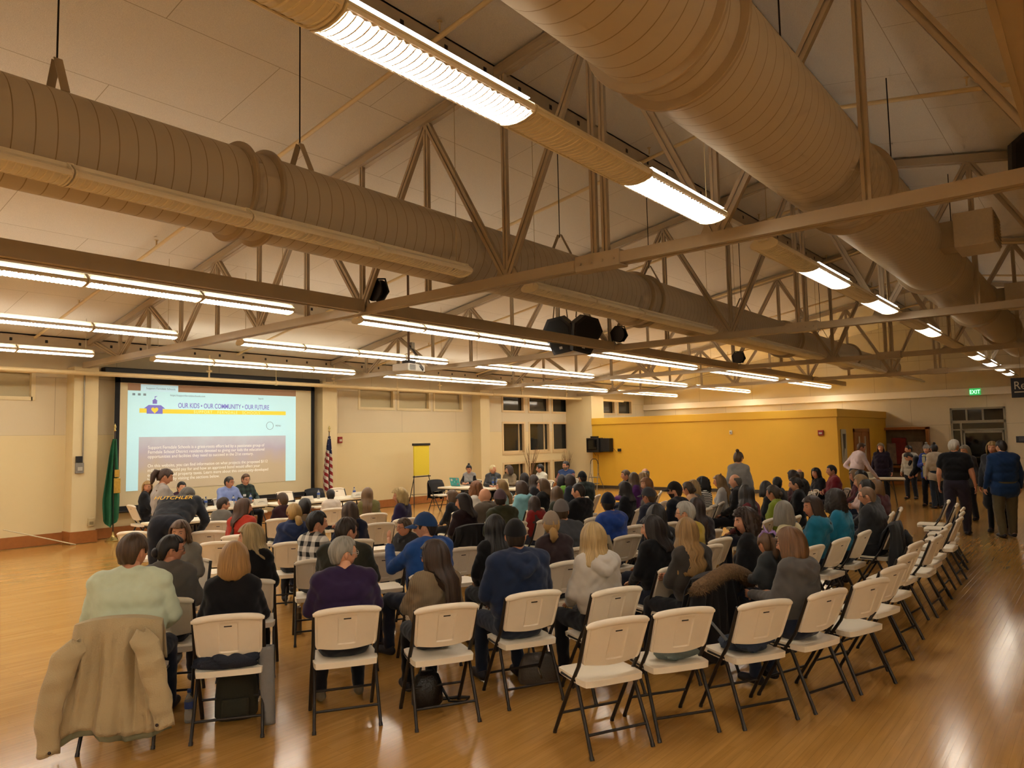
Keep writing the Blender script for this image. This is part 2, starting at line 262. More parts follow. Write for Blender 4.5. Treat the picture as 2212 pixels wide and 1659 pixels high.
CHAIRS=[
(2.29, 5.38, 51.0, 'chair under the man in mint green, covered by the tan coat', 1),
(2.82, 4.96, 54.0, 'chair under the woman in a black sweater with a blond bob in the back row', 1),
(3.42, 4.46, 58.0, 'chair under the white-haired person in a purple sweater and glasses', 1),
(3.87, 3.94, 61.0, 'chair under the woman in a taupe knit cardigan with very long brown hair', 1),
(4.55, 3.7, 64.0, 'chair under the man in a navy hoodie and black cap in the back row', 1),
(5.76, 1.93, 72.0, 'chair under the woman in a grey hoodie with a streaked bob holding a child', 1),
(3.53, 7.19, 229.0, 'chair under the woman with long brown hair looking back towards the rear', 1),
(2.8, 5.89, 52.0, 'chair under the woman with a dark low bun and glasses in a grey jacket', 1),
(3.58, 6.02, 54.0, 'chair under the blond woman in a black coat turned to the left', 1),
(4.6, 6.44, 58.0, 'chair under the woman with short black hair in a black and white plaid shirt', 1),
(4.2, 5.43, 59.0, 'chair under the man in a dark olive jacket with short brown hair', 1),
(4.72, 4.93, 62.0, 'chair under the man in a blue cap and blue hoodie raising his hand', 1),
(5.77, 6.37, 198.0, 'chair under the child with glasses beside the man in the blue cap', 1),
(5.24, 4.51, 66.0, 'chair under the woman in a black coat with long black hair', 1),
(5.81, 4.27, 69.0, 'chair under the woman with a tan cap and a blond bun', 1),
(5.0, 3.25, 67.0, 'chair under the blond woman in a cream hoodie', 1),
(6.11, 3.32, 72.0, 'chair under the woman in a black coat with dark shoulder hair looking left', 1),
(5.85, 2.84, 71.0, 'chair under the woman with long wavy blond hair by the fur-hooded coat', 1),
(6.73, 2.67, 75.0, 'chair under the woman with a dark brown curly bob in a black coat', 1),
(5.97, 10.81, 46.0, 'chair under the boy with glasses in a grey shirt', 1),
(5.23, 8.95, 52.0, 'chair under the woman in a red-orange sweater with long brown hair', 1),
(6.67, 10.27, 55.0, 'chair under the boy in a maroon shirt near the front', 1),
(5.2, 7.76, 56.0, 'chair under the blond woman in a navy hoodie with a low ponytail', 1),
(5.62, 8.14, 57.0, 'chair under the man with short dark hair behind the blond ponytail', 1),
(8.15, 10.98, 65.0, 'chair under the child in a white sweatshirt with red lettering', 1),
(5.7, 7.29, 61.0, 'chair under the woman in navy with long brown hair and fair tips', 1),
(7.88, 9.61, 69.0, 'chair under the girl in an olive top with long light brown hair', 1),
(7.62, 8.52, 70.0, 'chair under the woman in dark purple with curly blond hair', 1),
(8.84, 8.57, 80.0, 'chair under the girl in black with a light brown bob', 1),
(7.32, 6.89, 72.0, 'chair under the woman in black with dark hair looking left', 1),
(9.45, 8.56, 85.0, 'chair under the person with short auburn curls in a white top', 1),
(8.18, 7.24, 77.0, 'chair under the bald man in a brown hoodie', 1),
(7.52, 6.38, 74.0, 'chair under the man in a mauve cap and olive jacket', 1),
(10.18, 8.6, 92.0, 'chair under the woman with long fair hair looking left near the sign-in table', 1),
(15.6, 14.45, 174.0, 'chair under the woman at the turquoise laptop', 1),
(14.94, 12.99, 221.0, 'chair under the person with short pale hair and a black leather jacket', 1),
(15.49, 12.83, 158.0, 'chair under the woman with a brown bob and dark green cardigan at the sign-in table', 1),
(16.05, 12.18, 155.0, 'chair under the person with short black hair in a white jacket', 1),
(16.87, 11.89, 156.0, 'chair under the bearded man with glasses in a blue vest', 1),
(12.44, 8.34, 110.0, 'chair under the man in a black cap and dark green jacket leaning aside', 1),
(12.14, 9.61, 112.0, 'chair under the woman with long black hair in front of the window table', 1),
(11.85, 9.14, 107.0, 'chair under the person with dark brown hair in front of the white jacket', 1),
(9.7, 7.76, 88.0, 'chair under the woman in a pale teal hoodie with a brown bob', 1),
(10.25, 7.71, 92.0, 'chair under the woman with long streaked hair and glasses in black', 1),
(12.48, 8.88, 112.0, 'chair under the person with a black bob in a green hoodie', 1),
(11.89, 8.28, 106.0, 'chair under the dark-haired person beyond the green hoodie', 1),
(9.05, 6.15, 84.0, 'chair under the man with cropped dark hair in a black jacket looking left', 1),
(9.23, 6.67, 85.0, 'chair under the woman with long light brown hair in a furry green jacket', 1),
(8.55, 6.6, 80.0, 'chair under the girl in a red hooded top with brown hair', 1),
(6.55, 4.68, 72.0, 'chair under the man in a grey cap and grey sweater', 1),
(7.61, 4.73, 77.0, 'chair under the man in a navy cap and blue and grey hoodie', 1),
(10.52, 6.22, 93.0, 'chair under the woman with dark hair and a pale hood', 1),
(13.89, 8.19, 120.0, 'chair under the smiling woman near the yellow wall with hair tied back', 1),
(12.74, 7.31, 110.0, 'chair under the woman in a purple and white jacket', 1),
(13.3, 7.42, 114.0, 'chair under the person with curly blond hair by the yellow wall', 1),
(13.79, 7.65, 117.0, 'chair under the balding man in a white shirt by the yellow wall', 1),
(11.7, 6.47, 101.0, 'chair under the woman with ginger hair facing left', 1),
(8.96, 4.92, 84.0, 'chair under the man in a charcoal cap with a blue collar', 1),
(9.67, 4.88, 88.0, 'chair under the man in a flat brimmed cap with a beard', 1),
(10.94, 5.29, 96.0, 'chair under the girl with her hair up beside the flat brimmed cap', 1),
(11.48, 5.44, 99.0, 'chair under the person with fair curly hair behind the girl with hair up', 1),
(12.02, 5.53, 102.0, 'chair under the woman in a black and white striped top', 1),
(12.76, 5.55, 106.0, 'chair under the girl with long blond hair and a topknot', 1),
(12.05, 4.95, 102.0, 'chair under the balding man in a black jacket near the standing woman', 1),
(9.97, 3.94, 90.0, 'chair under the woman in a maroon top with long dark hair', 1),
(6.82, 3.65, 74.0, 'chair under the dark-haired woman with sunglasses on her head', 1),
(7.37, 3.6, 77.0, 'chair under the woman with short grey hair and glasses in mustard', 1),
(7.91, 3.72, 80.0, 'chair under the woman with long dark brown hair behind the grey-haired woman', 1),
(11.72, 4.3, 99.0, 'chair under the dark-haired person in front of the maroon jackets', 1),
(12.78, 4.49, 105.0, 'chair under the dark-haired person in a charcoal jacket', 1),
(10.49, 3.75, 93.0, 'chair under the girl in a lime green jacket', 1),
(12.43, 4.07, 103.0, 'chair under the woman in black with dark hair pinned up looking left', 1),
(14.77, 4.88, 115.0, 'chair under the person with dark hair behind the woman with pinned hair', 1),
(15.32, 4.94, 118.0, 'chair under the bald man by the end of the yellow wall', 1),
(16.37, 4.93, 122.0, 'chair under the young woman with long dark hair beside the red jacket', 1),
(16.01, 4.51, 120.0, 'chair under the man in a red jacket with his arms folded', 1),
(7.85, 2.69, 80.0, 'chair under the woman with a grey bob in a cream sweater', 1),
(8.54, 2.61, 83.0, 'chair under the woman in a teal hoodie looking back with hand raised', 1),
(9.28, 2.56, 87.0, 'chair under the woman in a teal sweater with dark curly hair', 1),
(10.11, 2.41, 91.0, 'chair under the balding man with glasses in a charcoal jacket', 1),
(11.55, 2.76, 97.0, 'chair under the man with short dark hair beyond the charcoal jacket', 1),
(13.45, 3.31, 106.0, 'chair under the woman with fair hair facing left near the snack table', 1),
(15.36, 3.88, 116.0, 'chair under the person with light brown hair farthest in the right rows', 1),
(14.85, 3.64, 113.0, 'chair under the person with black hair in front of the snack table', 1),
(12.29, 2.8, 101.0, 'chair under the person in maroon with light brown hair at the row end', 1),
(6.71, 15.2, 356.0, 'chair under the woman with long fair hair at the left end of the head table', 1),
(7.29, 14.9, 270.0, 'chair under the young man in a maroon shirt at the head table', 1),
(8.37, 14.95, 270.0, 'chair under the man in a light blue shirt and glasses at the head table', 1),
(8.79, 15.0, 270.0, 'chair under the man in a dark green plaid shirt at the head table', 1),
(4.68, 10.63, 39.0, 'empty white folding chair left of the bending man', 0),
(5.25, 9.74, 48.0, 'white folding chair just right of the bending man', 0),
(4.75, 8.57, 51.0, 'empty white folding chair in front of the blond bob', 0),
(7.0, 8.41, 66.0, 'empty white folding chair right of the woman with brown hair and fair tips', 0),
(5.21, 6.18, 61.0, 'empty white folding chair between the purple sweater and the blue hoodie', 0),
(5.9, 5.72, 66.0, 'empty white folding chair right of the man in the blue hoodie', 0),
(8.47, 5.16, 81.0, 'empty white folding chair right of the blue and grey hoodie', 0),
(8.52, 4.1, 82.0, 'empty white folding chair between the wavy blond hair and the curly dark bob', 0),
(8.0, 6.78, 76.0, 'white folding chair ahead of the long black hair', 0),
(7.06, 1.77, 77.0, 'second empty chair of the right aisle line, counted from the rear', 0),
(7.8, 1.81, 81.0, 'third empty chair of the right aisle line, counted from the rear', 0),
(8.63, 1.9, 84.0, 'fourth empty chair of the right aisle line, counted from the rear', 0),
(9.22, 1.81, 88, 'fifth empty chair of the right aisle line, counted from the rear', 0),
(9.84, 1.85, 88, 'sixth empty chair of the right aisle line, counted from the rear', 0),
(10.44, 1.89, 90, 'seventh empty chair of the right aisle line, counted from the rear', 0),
(11.27, 1.88, 90, 'eighth empty chair of the right aisle line, counted from the rear', 0),
(12.03, 1.96, 92, 'ninth empty chair of the right aisle line, counted from the rear', 0),
(12.67, 2.04, 94, 'tenth empty chair of the right aisle line, counted from the rear', 0),
(13.33, 2.21, 96, 'eleventh empty chair of the right aisle line, counted from the rear', 0),
(13.89, 2.41, 98, 'far end chair of the right aisle line', 0),
(4.21, 2.75, 64, 'empty white folding chair nearest the camera, front of the right back row', 0),
(4.71, 2.51, 58, 'white folding chair holding a grey-blue bag', 0),
(5.22, 2.16, 61, 'white folding chair holding a folded navy jacket', 0),
(6.36, 1.77, 71, 'first empty chair of the right aisle line, nearest the rear', 0),
]
# ------------------------------------------------------------------ people
SKINS = ['c98f6d', 'c58a68', 'd09a78', 'be8262', 'cc9474']
def skin_mat(i): return mat('skin', SKINS[i % len(SKINS)], .5, var=.06, scale=40, spec=.35)
def cloth(name, col, rough=.85):
    return mat(name+'_cloth', col, rough, var=.07, scale=22, bump=.25, bscale=420, spec=.2, sheen=.15)
def plaid(name, base, dark):
    key = ('plaid', name)
    if key in MATS: return MATS[key]
    m = bpy.data.materials.new(name); m.use_nodes = True; MATS[key] = m
    nt = m.node_tree; b = nt.nodes['Principled BSDF']; b.inputs['Roughness'].default_value = .9
    tc = nt.nodes.new('ShaderNodeTexCoord'); sep = nt.nodes.new('ShaderNodeSeparateXYZ'); nt.links.new(tc.outputs['Object'], sep.inputs[0])
    outs = []
    for ax, fr in (('X', 60), ('Z', 60)):
        mu = nt.nodes.new('ShaderNodeMath'); mu.operation = 'MULTIPLY'; mu.inputs[1].default_value = fr; nt.links.new(sep.outputs[ax], mu.inputs[0])
        si = nt.nodes.new('ShaderNodeMath'); si.operation = 'SINE'; nt.links.new(mu.outputs[0], si.inputs[0])
        g = nt.nodes.new('ShaderNodeMath'); g.operation = 'GREATER_THAN'; g.inputs[1].default_value = .1; nt.links.new(si.outputs[0], g.inputs[0]); outs.append(g)
    ad = nt.nodes.new('ShaderNodeMath'); ad.operation = 'ADD'; nt.links.new(outs[0].outputs[0], ad.inputs[0]); nt.links.new(outs[1].outputs[0], ad.inputs[1])
    dv = nt.nodes.new('ShaderNodeMath'); dv.operation = 'MULTIPLY'; dv.inputs[1].default_value = .5; nt.links.new(ad.outputs[0], dv.inputs[0])
    mx = nt.nodes.new('ShaderNodeMix'); mx.data_type = 'RGBA'; mx.inputs['A'].default_value = lin(base); mx.inputs['B'].default_value = lin(dark)
    nt.links.new(dv.outputs[0], mx.inputs['Factor']); nt.links.new(mx.outputs['Result'], b.inputs['Base Color']); return m
def stripes(name, a, c, fr, ax='Z', dist=0):
    key = ('stripes', name)
    if key in MATS: return MATS[key]
    m = bpy.data.materials.new(name); m.use_nodes = True; MATS[key] = m
    nt = m.node_tree; b = nt.nodes['Principled BSDF']; b.inputs['Roughness'].default_value = .9
    tc = nt.nodes.new('ShaderNodeTexCoord'); w = nt.nodes.new('ShaderNodeTexWave'); w.bands_direction = ax; w.inputs['Scale'].default_value = fr; w.inputs['Distortion'].default_value = dist
    nt.links.new(tc.outputs['Object'], w.inputs['Vector'])
    r = nt.nodes.new('ShaderNodeValToRGB'); r.color_ramp.interpolation = 'CONSTANT'; r.color_ramp.elements[0].color = lin(a); r.color_ramp.elements[1].color = lin(c); r.color_ramp.elements[1].position = .5
    nt.links.new(w.outputs['Fac'], r.inputs[0]); nt.links.new(r.outputs[0], b.inputs['Base Color']); return m
def hair_mat(col):
    key = ('hair', col)
    if key in MATS: return MATS[key]
    m = bpy.data.materials.new('hair'); m.use_nodes = True; MATS[key] = m
    nt = m.node_tree; b = nt.nodes['Principled BSDF']; b.inputs['Roughness'].default_value = .48; b.inputs['Specular IOR Level'].default_value = .45
    uv = nt.nodes.new('ShaderNodeUVMap'); mp = nt.nodes.new('ShaderNodeMapping'); mp.inputs['Scale'].default_value = (120, 2.2, 1)
    nt.links.new(uv.outputs[0], mp.inputs[0]); n = nt.nodes.new('ShaderNodeTexNoise'); n.inputs['Scale'].default_value = 1; n.inputs['Detail'].default_value = 5
    nt.links.new(mp.outputs[0], n.inputs['Vector']); c = lin(col)
    r = nt.nodes.new('ShaderNodeValToRGB'); r.color_ramp.elements[0].position = .3; r.color_ramp.elements[1].position = .72
    r.color_ramp.elements[0].color = tuple(v*.58 for v in c[:3])+(1,); r.color_ramp.elements[1].color = tuple(min(1, v*1.35) for v in c[:3])+(1,)
    nt.links.new(n.outputs['Fac'], r.inputs[0]); nt.links.new(r.outputs[0], b.inputs['Base Color'])
    bp = nt.nodes.new('ShaderNodeBump'); bp.inputs['Strength'].default_value = .5; bp.inputs['Distance'].default_value = .006
    nt.links.new(n.outputs['Fac'], bp.inputs['Height']); nt.links.new(bp.outputs['Normal'], b.inputs['Normal']); return m

# --- head: one closed mesh with brow, eye sockets, nose, lips, chin and jaw, plus ears, eyes and brows
def head_grid(nt=44, npz=38):
    u = np.arange(nt)/nt*2*PI; th = u-.55*np.sin(u)
    ph = np.linspace(-PI/2+.04, PI/2-.04, npz)
    T, F = np.meshgrid(th, ph)
    x = np.sin(T)*np.cos(F)*.076; y = np.cos(T)*np.cos(F)*.098; z = np.sin(F)*.118
    t = np.clip(-z/.118, 0, 1)
    x = x*(1-.30*t**2); y = np.where(y < 0, y*(1-.42*t**1.5), y*(1-.07*t))
    fr = y > .02; ax = np.abs(x)
    h = np.where(z > .014, 0, np.where(z > -.032, (.014-z)/.046, np.clip(1-(-.032-z)/.012, 0, 1)))
    d = .026*np.exp(-(x/.012)**2)*h+.006*np.exp(-(x/.012)**2)*np.exp(-((z-.01)/.02)**2)
    d = d-.009*np.exp(-(((ax-.032)/.016)**2+((z-.010)/.012)**2))+.004*np.exp(-(((ax-.03)/.025)**2+((z-.034)/.010)**2))
    d = d+.006*np.exp(-((x/.021)**2+((z+.066)/.010)**2))+.008*np.exp(-((x/.02)**2+((z+.103)/.014)**2))-.003*np.exp(-((x/.024)**2+((z+.083)/.007)**2))
    y = y+np.where(fr, d, 0)
    return np.stack([x, y, z], -1)
HG = head_grid()
def make_head():
    npz, nt = HG.shape[:2]; v = HG.reshape(-1, 3).tolist(); f = []; m = []
    for i in range(npz-1):
        for j in range(nt):
            k = (j+1) % nt; f.append((i*nt+j, i*nt+k, (i+1)*nt+k, (i+1)*nt+j))
            c = (HG[i, j]+HG[i+1, k])/2
            m.append(1 if (abs(c[2]+.066) < .010 and abs(c[0]) < .023 and c[1] > .05) else 0)
    f.append(tuple(range(nt))[::-1]); f.append(tuple((npz-1)*nt+j for j in range(nt))); m += [0, 0]
    b = MB(); b.v = [tuple(p) for p in v]; b.f = f; b.m = m
    for s in (-1, 1):
        b.ball((s*.075, -.010, -.004), (.011, .021, .032), 8, 6, 0, Matrix.Rotation(s*.35, 3, 'Z'))
        b.ball((s*.031, .0735, .010), (.0112, .0095, .0075), 10, 6, 2)
        b.ball((s*.031, .0800, .010), (.0056, .0045, .0056), 8, 5, 3)
        b.tube([(s*.014, .0925, .029), (s*.030, .092, .035), (s*.047, .079, .030)], [.0028, .0036, .002], 6, 4)
    return np.array(b.v), b.f, b.m
HEAD = make_head()

def hand_shape(w, d, nrm, side, curl):
    """palm, four unequal bent fingers and a thumb; w wrist, d direction to the fingertips, nrm palm normal"""
    d = Vector(d).normalized(); nrm = (Vector(nrm)-d*d.dot(Vector(nrm))).normalized(); s = d.cross(nrm)*side
    b = MB(); w = Vector(w)
    rings = []
    for t, hw, hh in ((-.01, .024, .018), (.025, .035, .017), (.06, .041, .015), (.088, .040, .012)):
        rings.append([w+d*t+s*(hw*math.cos(2*PI*k/10))+nrm*(hh*math.sin(2*PI*k/10)) for k in range(10)])
    b.loft(rings)
    for i, L in enumerate((.070, .078, .073, .058)):
        off = (-.029+.0195*i); p = w+d*.084+s*off; pts = [p]; ang = 0
        for j, fr in enumerate((.45, .32, .23)):
            ang += curl*(.5+.35*j)*(1+.06*i); pts.append(pts[-1]+(d*math.cos(ang)+nrm*math.sin(ang))*L*fr)
        b.tube(pts, [.0095, .009, .008, .006], 7)
    p = w+d*.025-s*.028; t1 = p-s*.022+d*.028+nrm*.01; t2 = t1+d*.03-s*.006+nrm*.012
    b.tube([p, t1, t2], [.013, .0105, .0075], 7)
    return np.array([tuple(q) for q in b.v]), b.f

def rotx(p, a, c):
    y, z = p[1]-c[1], p[2]-c[2]
    return (p[0], c[1]+y*math.cos(a)+z*math.sin(a), c[2]-y*math.sin(a)+z*math.cos(a))

def person(row, idx):
    phrase, kind, sex, px, py, yaw, hyaw, ztop, hst, hcol, top, tcol, bcol, opts, dist = row
    ops = opts.split(); opt = lambda k: k in ops
    rnd = random.Random(idx*13+5)
    wide = (1.28 if opt('xl') else 1.13 if opt('wide') else 1.0)*(1.0 if sex == 'm' else .93 if sex == 'f' else .92)
    seated = kind == 's'
    lean = 0.04+rnd.uniform(-.03, .05) if seated else .02
    for o in ops:
        if o.startswith('lean'): lean = float(o[4:])
    if kind == 'b': lean = 1.0
    lap = phrase.startswith('girl with a lilac'); seat = .62 if lap else .45
    if seated:
        f = (ztop-seat)/.885; lf = f if sex == 'c' else .5+.5*f; hz = seat+.085*max(f, .75)
        hip = (0, -.03, hz); sh, nk, hd = hz+.495*f, hz+.55*f, hz+.682*f
    else:
        f = ztop/1.735; lf = f; hip = (0, 0, .93*f); sh, nk, hd = 1.425*f, 1.485*f, 1.617*f
    hs = f*.5+.5 if sex != 'c' else min(1, f*.75+.28)
    R = lambda p: rotx(p, lean, hip)
    prims = []                                   # (a, b, ra, rb, tag)
    thick = .014 if top in ('jacket', 'hoodie', 'leather', 'cardigan') else .004
    w = wide
    T = 'top'; V = 'vest' if top.startswith('vest') else 'top'
    def cap(a, b, ra, rb, tg): prims.append((a, b, ra, rb, tg))
    bx = .155*w*f; rt = .118*(w*.8+.2)*f+thick
    # torso as rounded bars across the body
    cap(R((-.075*w*f, hip[1]-.02, hip[2]+.02)), R((.075*w*f, hip[1]-.02, hip[2]+.02)), .105*w*f, .105*w*f, 'bottom')
    cap(R((-.065*w*f, hip[1]-.005, hip[2]+.16*f)), R((.065*w*f, hip[1]-.005, hip[2]+.16*f)), rt*.98*(1.06 if opt('wide') else .95), rt*.98*(1.06 if opt('wide') else .95), V)
    cap(R((-.075*w*f, hip[1]-.01, hip[2]+.29*f)), R((.075*w*f, hip[1]-.01, hip[2]+.29*f)), rt, rt, V)
    cap(R((-.085*w*f, hip[1]-.02, hip[2]+.39*f)), R((.085*w*f, hip[1]-.02, hip[2]+.39*f)), rt*.95, rt*.95, V)
    shx = (.165 if sex == 'm' else .145)*w*f
    shp = {s: R((s*shx, hip[1]-.03, sh-.01)) for s in (-1, 1)}
    cap(shp[-1], shp[1], .068*f+thick, .068*f+thick, V)
    for s in (-1, 1):
        cap(R((s*.035*f, hip[1]-.035, sh+.042*f)), R((s*shx*.96, hip[1]-.03, sh+.008*f)), .052*f+thick*.6, .058*f+thick*.8, V)
        cap(R((s*shx*.75, hip[1]-.03, sh-.03)), R((s*(.13 if seated else .10)*w*f, hip[1]-.02, hip[2]+.22*f)), .080*f+thick, .075*f+thick, V)
    if sex == 'f':
        for s in (-1, 1): cap(R((s*.07*f, hip[1]+.075*f, hip[2]+.33*f)), R((s*.07*f, hip[1]+.085*f, hip[2]+.31*f)), .062*f, .062*f, V)
    if not seated or True:
        pass
    neck0 = R((0, hip[1]-.03, nk-.05*f)); hc0 = R((0, hip[1]+.015, hd))
    if kind == 'b': hc0 = (hc0[0], hc0[1]+.02, hc0[2]-.01)
    cap(neck0, (hc0[0], hc0[1]-.025*hs, hc0[2]-.06*hs), .056*f, .052*hs, 'skin')
    if top in ('shirt', 'plaidw', 'plaidg', 'jacket', 'leather', 'polo'):
        for k in range(10):
            a = 2*PI*k/10; a2 = 2*PI*(k+1)/10
            if top in ('shirt', 'plaidg', 'polo') and k in (2,): continue
            q = lambda t: R((.062*f*math.cos(t), hip[1]-.025+.058*f*math.sin(t), nk-.012*f+.01*math.sin(-t)))
            cap(q(a), q(a2), .017*f+thick*.3, .017*f+thick*.3, V)
    if top == 'hoodie' or opt('hood'):
        for k in range(7):
            t0 = PI*(1.0+k/7); t1 = PI*(1.0+(k+1)/7)
            q = lambda t: R((.095*f*math.cos(t), hip[1]-.03+.105*f*math.sin(t), nk-.012*f+.015*math.sin(t)))
            cap(q(t0), q(t1), .036*f, .036*f, V)
        for s in (-1, 1):
            cap(R((s*.105*f, hip[1]-.06*f, nk-.015*f)), R((s*.085*f, hip[1]-.135*f, nk-.06*f)), .036*f, .040*f, V)
            cap(R((s*.085*f, hip[1]-.135*f, nk-.06*f)), R((0, hip[1]-.165*f, nk-.125*f)), .040*f, .038*f, V)
    if not seated and kind != 'b' and top in ('jacket', 'sweater', 'hoodie', 'leather'):
        cap((-.085*w*f, -.01, hip[2]-.02*f), (.085*w*f, -.01, hip[2]-.02*f), .122*w*f, .122*w*f, V); cap((-.085*w*f, -.01, hip[2]-.09*f), (.085*w*f, -.01, hip[2]-.09*f), .118*w*f, .118*w*f, V)
    # legs
    if seated:
        sp = .10 if sex == 'f' else .14
        for s in (-1, 1):
            h_ = (s*.085*w*lf, -.02, hz-.012); foot = rnd.uniform(-.06, .10)
            kn = (s*sp*lf, .40*lf, hz-.02); an = (s*(sp+.01)*lf, .36*lf+foot, max(.085, hz-.02-.42*lf))
            if lap: an = (s*.1, .34*lf+.1, hz-.30)
            cap(h_, kn, .082*w*lf, .062*lf, 'bottom'); cap(kn, an, .060*lf, .043*lf, 'bottom')
            cap((an[0], an[1]-.04*lf, an[2]-.045), (an[0]+s*.015, an[1]+.145*lf, an[2]-.05), .038*lf, .034*lf, 'shoe')
    else:
        walk = .14 if 'walking' in phrase else .05
        for s in (-1, 1):
            h_ = (s*.09*w*f, -.01, .90*f); kn = (s*.105*w*f, .03+s*walk*.5, .49*f); an = (s*.105*f, -.02+s*walk, .085*f)
            lg = 'bottom' if not opt('skirt') else 'leg_a' if s < 0 else 'leg_b'; k_ = .8 if opt('skirt') else 1
            cap(h_, kn, .098*w*f*k_, .074*w*f*k_, lg); cap(kn, an, .072*w*f*k_, .058*f*k_, lg)
            cap((an[0], an[1]-.04*f, .045*f), (an[0]+s*.02, an[1]+.15*f, .040*f), .040*f, .034*f, 'shoe')
        if opt('skirt'):
            for k in range(5): cap((-.07, 0, (.92-.09*k)*f), (.07, 0, (.92-.09*k)*f), (.12+.008*k)*f, (.12+.008*k)*f, 'skirt')
    # arms
    pose = 'lap' if seated else 'down'
    if 'head table' in phrase or 'sign-in' in phrase or 'turquoise' in phrase or 'white jacket' in phrase and seated or 'blue vest' in phrase or 'leather' in phrase: pose = 'table'
    if 'folded' in phrase: pose = 'fold'
    if kind == 's' and pose == 'lap' and rnd.random() < .25: pose = 'fold'
    wr = {}
    for s in (-1, 1):
        S = shp[s]; ua = .052*f*(.6+.4*w)+thick*.8; fa = .043*f+thick*.6
        if pose == 'lap': el = R((s*.235*w*f, hip[1]+.03, hip[2]+.25*f)); wp = (s*.10*f, .23*lf, hip[2]+.115*f)
        elif pose == 'fold': el = R((s*.235*w*f, hip[1]+.05, hip[2]+.25*f)); wp = R((-s*.045*f, hip[1]+.20*f, hip[2]+(.26 if s > 0 else .22)*f))
        elif pose == 'table': el = R((s*.24*w*f, hip[1]+.10, hip[2]+.27*f)); wp = (s*.09*f, .36, .785)
        elif kind == 'b': el = (S[0]+s*.13, S[1]+.02, S[2]-.25*f); wp = (el[0]-s*.14, el[1]+.14, el[2]-.17*f)
        else: el = R((s*.235*w*f, hip[1]-.03, sh-.29*f)); wp = R((s*.255*w*f, hip[1]+.06, sh-.53*f))
        if (opt('raise') and s < 0): el = (-.22*f, .24, sh-.19); wp = (-.11*f, .42, sh-.02)
        if (opt('hand') and s > 0): el = (.24*f, .20, sh-.22); wp = (.09*f, .27, hd-.13)
        if 'snack table' in phrase and 'pink' in phrase:
            if s > 0: wp = (.20, .45, .80); el = (.25, .22, 1.05)
            else: el = (-.36, -.10, 1.10); wp = (-.20, -.02, .98)
        if lap: wp = (s*.06, .22, seat+.18)
        if phrase.startswith('woman in a grey hoodie') and s < 0: wp = (-.10, .34, .72)
        if 'beanie' in phrase: el = R((s*.22*f, hip[1]+.02, sh-.27*f)); wp = (s*.05, .22, sh-.22*f)
        sk = 'skin' if top == 'polo' else T
        if top == 'polo':
            mid = tuple((S[i]+el[i])/2 for i in range(3)); cap(S, mid, ua+.012, ua+.014, T); cap(mid, el, ua*.92, fa, 'skin')
        else: cap(S, el, ua, fa, T)
        cap(el, wp, fa, .030*f+thick*.4 if sk == T else .028*f, sk)
        d = Vector(wp)-Vector(el); wr[s] = (Vector(wp), d.normalized())
    # --- one continuous surface over all bars
    b = MB()
    for a, c, ra, rb, tg in prims:
        A, B = Vector(a), Vector(c); t = B-A; L = t.length
        if L < 1e-5: t = Vector((0, 0, 1)); L = 1e-5
        t = t/L; pts = []; rs = []
        for q in (-.98, -.75, -.35): pts.append(A+t*ra*q); rs.append(ra*math.sqrt(1-q*q))
        for k in range(4): pts.append(A.lerp(B, k/3)); rs.append(ra+(rb-ra)*k/3)
        for q in (.35, .75, .98): pts.append(B+t*rb*q); rs.append(rb*math.sqrt(1-q*q))
        b.tube(pts, rs, 12)
    me = bpy.data.meshes.new('person'); me.from_pydata(b.v, [], b.f)
    o = bpy.data.objects.new('person', me); COL.objects.link(o)
    vox = .0125 if dist < 7.6 else .016 if dist < 11 else .02
    r = o.modifiers.new('m', 'REMESH'); r.mode = 'VOXEL'; r.voxel_size = vox
    sm = o.modifiers.new('s', 'SMOOTH'); sm.factor = .5; sm.iterations = 12 if dist < 7.6 else 9 if dist < 11 else 6
    o['hc'] = hc0; o['hs'] = hs
    return o, prims, hc0, hs, wr, pose

